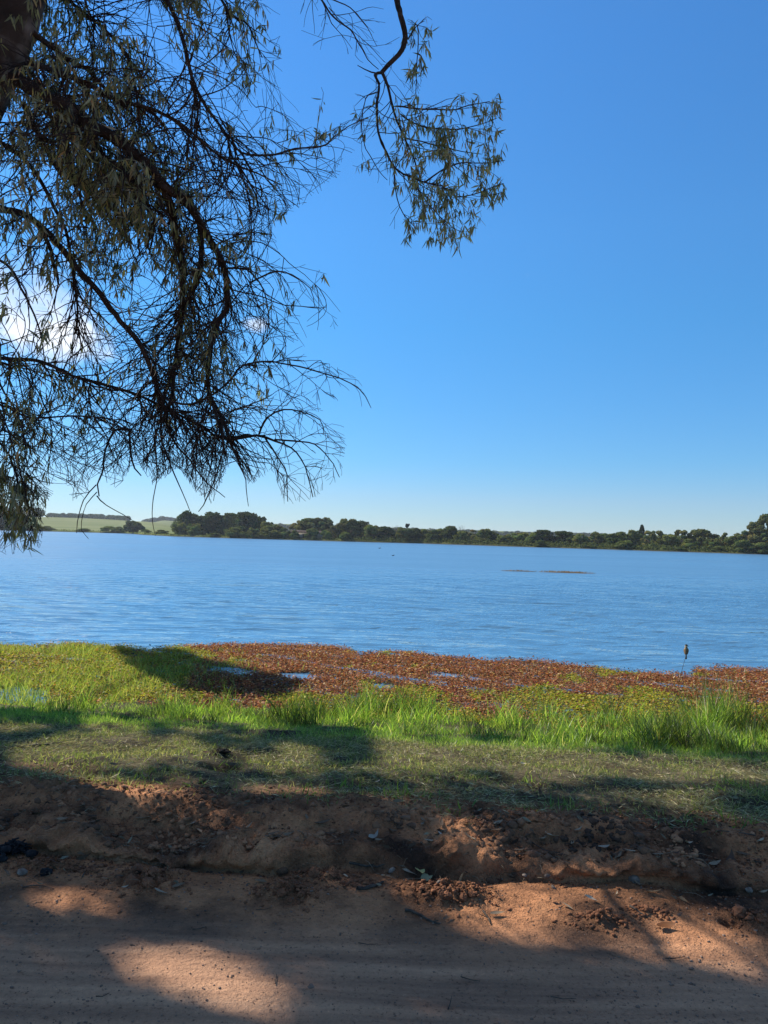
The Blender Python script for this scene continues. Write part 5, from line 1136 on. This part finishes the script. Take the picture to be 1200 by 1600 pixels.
for (P, rr, kd) in list(LIMB):
    Ln = np.sum(np.linalg.norm(np.diff(P, axis=0), axis=1)); n_ = int(Ln*{1: 36, 2: 14, 3: 14, 4: 6, 5: 26}[kd])
    for k in range(n_):
        i_ = int(rng.uniform(.04 if kd != 3 else .12, 1)*(len(P)-1)); i_ = max(1, i_); t = P[i_]-P[i_-1]; t /= np.linalg.norm(t)+1e-9
        if rr[i_] > .05 and rng.random() < .6: continue
        pxi, pyi = project(P[i_])
        if kd == 3 and pyi < 120: continue
        if kd == 1 and pxi > 235 and pyi < 390 and rng.random() < .5: continue
        a = rng.normal(0, 1, 3); a[2] -= .15
        d = t*.8+a*.75
        L_ = rng.uniform(.25, .85)*(1.15 if kd == 1 else .6)
        if kd == 3: L_ = rng.uniform(.15, .5)
        if kd == 5: L_ = rng.uniform(.05, .16); 
        grow(P[i_], d, L_, min(.0068 if kd == 1 else .0045, rr[i_]*.65), 2 if kd in (1, 2) and L_ > .3 else 1, kd)
print('twig verts', twV.n, 'leaves', len(LP))
tw = twV.build('twigs', M_TWIG, tree); tw['kind'] = 'stuff'
LP = np.array(LP); LD = np.array(LD); LL = np.array(LL)
thin = (blocks(LP, 4.5) | blocks(LP-np.array([0, 0, .08]), 4.5)) & (rng.random(len(LP)) < .93)
LP, LD, LL = LP[~thin], LD[~thin], LL[~thin]; n = len(LP)
V, f3, f4, ow = leaves(LP-org, LD, LL, LL*rng.uniform(.11, .17, n), rng.uniform(0, 6.28, n), .16, 3)
lc = pick([(.12, .125, .045), (.18, .18, .065), (.26, .25, .085), (.36, .28, .12), (.32, .18, .08)], n, [.34, .32, .2, .1, .04])
fo = mk('foliage', V, [f3, f4], M_LEAF, tree, col=lc[ow]); fo['kind'] = 'stuff'

# ------------------------------------------------------------------ unseen crowns added to shade the road, leaves placed by the lit mask
def casters(n, X0, X1, Y0, Y1, h0, h1, seed, zg, clump=.34, allow_in=True, thr=.30):
    X = rng.uniform(X0, X1, n); Y = rng.uniform(Y0, Y1, n); z = groundz(X, Y, False) if zg is None else np.full(n, zg)
    S = np.stack([X, Y, z], 1); k = ~is_lit(S); S = S[k]; n = len(S)
    Hc = h0+(h1-h0)*rng.random((n, 7)); Pc = S[:, None]+sd[None, None]*(Hc/sd[2])[..., None]
    pxc, pyc = project(Pc); qc = (Pc-np.array([0, 0, CAMZ])) @ MR
    visc = (-qc[..., 2] > 0) & (pxc > -40) & (pxc < 1240) & (pyc > -50) & (pyc < 1600)
    P = Pc[np.arange(n), np.argmin(visc, 1)]
    # keep out of sight except inside the dense top-left of the crown
    q = (P-np.array([0, 0, CAMZ])) @ MR; px, py = 600+F*q[:, 0]/np.maximum(-q[:, 2], .01), 800-F*q[:, 1]/np.maximum(-q[:, 2], .01)
    vis = (-q[:, 2] > 0) & (px > -30) & (px < 1230) & (py > -30) & (py < 1600)
    dense = np.zeros(n, bool)
    k = ~vis | (dense & (rng.random(n) < .25)); P = P[k]
    c = fbm(P[:, 0]+.7*P[:, 2], P[:, 1]-.6*P[:, 2], .55, 3, seed); return P[(c > thr)]
def canopy(root, P, name='foliage', size=(.10, .19)):
    k = ~(blocks(P-np.array([0, 0, .12])) & (rng.random(len(P)) < .9)); P = P[k]
    n = len(P); d = np.stack([rng.normal(0, .4, n), rng.normal(0, .4, n), -np.ones(n)], 1)
    Ls = rng.uniform(*size, n); o_ = np.array(root.location)
    V, f3, f4, ow = leaves(P-o_, d, Ls, Ls*rng.uniform(.24, .34, n), rng.uniform(0, 6.28, n), .15, 2)
    c = pick([(.055, .078, .030), (.08, .10, .040), (.10, .125, .05)], n); o = mk(name, V, [f3, f4], M_LEAF, root, col=c[ow]); o['kind'] = 'stuff'; return o
P1 = casters(200000, -4.5, 6.5, .9, 8.6, 4.5, 14, 600, None)
P2 = casters(60000, -6.5, -.5, 9.5, 15.5, 6.5, 9.5, 610, 0., allow_in=False)
print('casters', len(P1), len(P2))
shade_tree = empty('eucalyptus_tree', (-9.2, 7.6, .5), 'tall unseen eucalyptus added beyond the left edge to shade the road', 'tree')  # added tree, out of view, carries shade-casting leaves and limbs
o2 = np.array([-9.2, 7.6, .5])
Q = resample([(0, 0, -.1, .34), (.1, .05, 1.5, .27), (0, .15, 3.5, .24), (.25, .1, 5.5, .2), (.3, .3, 7.5, .14), (.6, .4, 9.5, .08), (.7, .5, 11, .03)], .2); mb = MB(); mb.tube(Q[:, :3], Q[:, 3], 16, .1); mb.build('trunk', M_BARK, shade_tree)
for k in range(26):
    tgt = P1[rng.integers(len(P1))]-o2; z = 3+(k%9)*.7; s0 = np.array([.2, .15, z]); Q = resample([(*s0, .07), (*(s0*.55+tgt*.45+[0, 0, .5]), .035), (*tgt, .012)], .2)
    px, py = project(Q[:, :3]+o2)
    if np.any((px > 0) & (px < 1200) & (py > 0)) or blocks(Q[:, :3]+o2).mean() > .03: continue
    mb = MB(); mb.tube(Q[:, :3], Q[:, 3], 7, .1); mb.build('limb', M_BARK, shade_tree)
for k in range(3):  # limbs added towards the leaves that shade the floating plants
    tgt = P2[rng.integers(len(P2))]-o2; s0 = np.array([.2, .1, 4.5+k*.5]); Q = resample([(*s0, .10), (*(s0*.5+tgt*.5+[-.6, 0, .3]), .06), (*tgt, .012)], .2); mb = MB(); mb.tube(Q[:, :3], Q[:, 3], 7, .1)
    px, py = project(Q[:, :3]+o2)
    if np.any((px > 0) & (px < 1200) & (py > 0)): continue
    mb.build('limb', M_BARK, shade_tree)
split = (P1[:, 0]+.6*(P1[:, 1]-8)) > -6.2
canopy(tree, P1[split], 'unseen_shade_foliage'); canopy(shade_tree, np.concatenate([P1[~split], P2]))  # out-of-view leaves on both trees, arranged to cast the shade pattern

# ------------------------------------------------------------------ haze
mb = MB(); box_mb(mb, (0, 1650, 9.5), (7200, 4100, 29)); m, nt, o = mat('haze_air')
pv = N(nt, 'ShaderNodeVolumePrincipled'); pv.inputs['Color'].default_value = (.80, .88, 1, 1); pv.inputs['Density'].default_value = .00018; pv.inputs['Anisotropy'].default_value = .2
nt.links.new(pv.outputs[0], o.inputs['Volume']); hz = mb.build('haze', m, smooth=False); tag(hz, 'thin bluish haze over the lake and far shore', 'haze', kind='stuff')
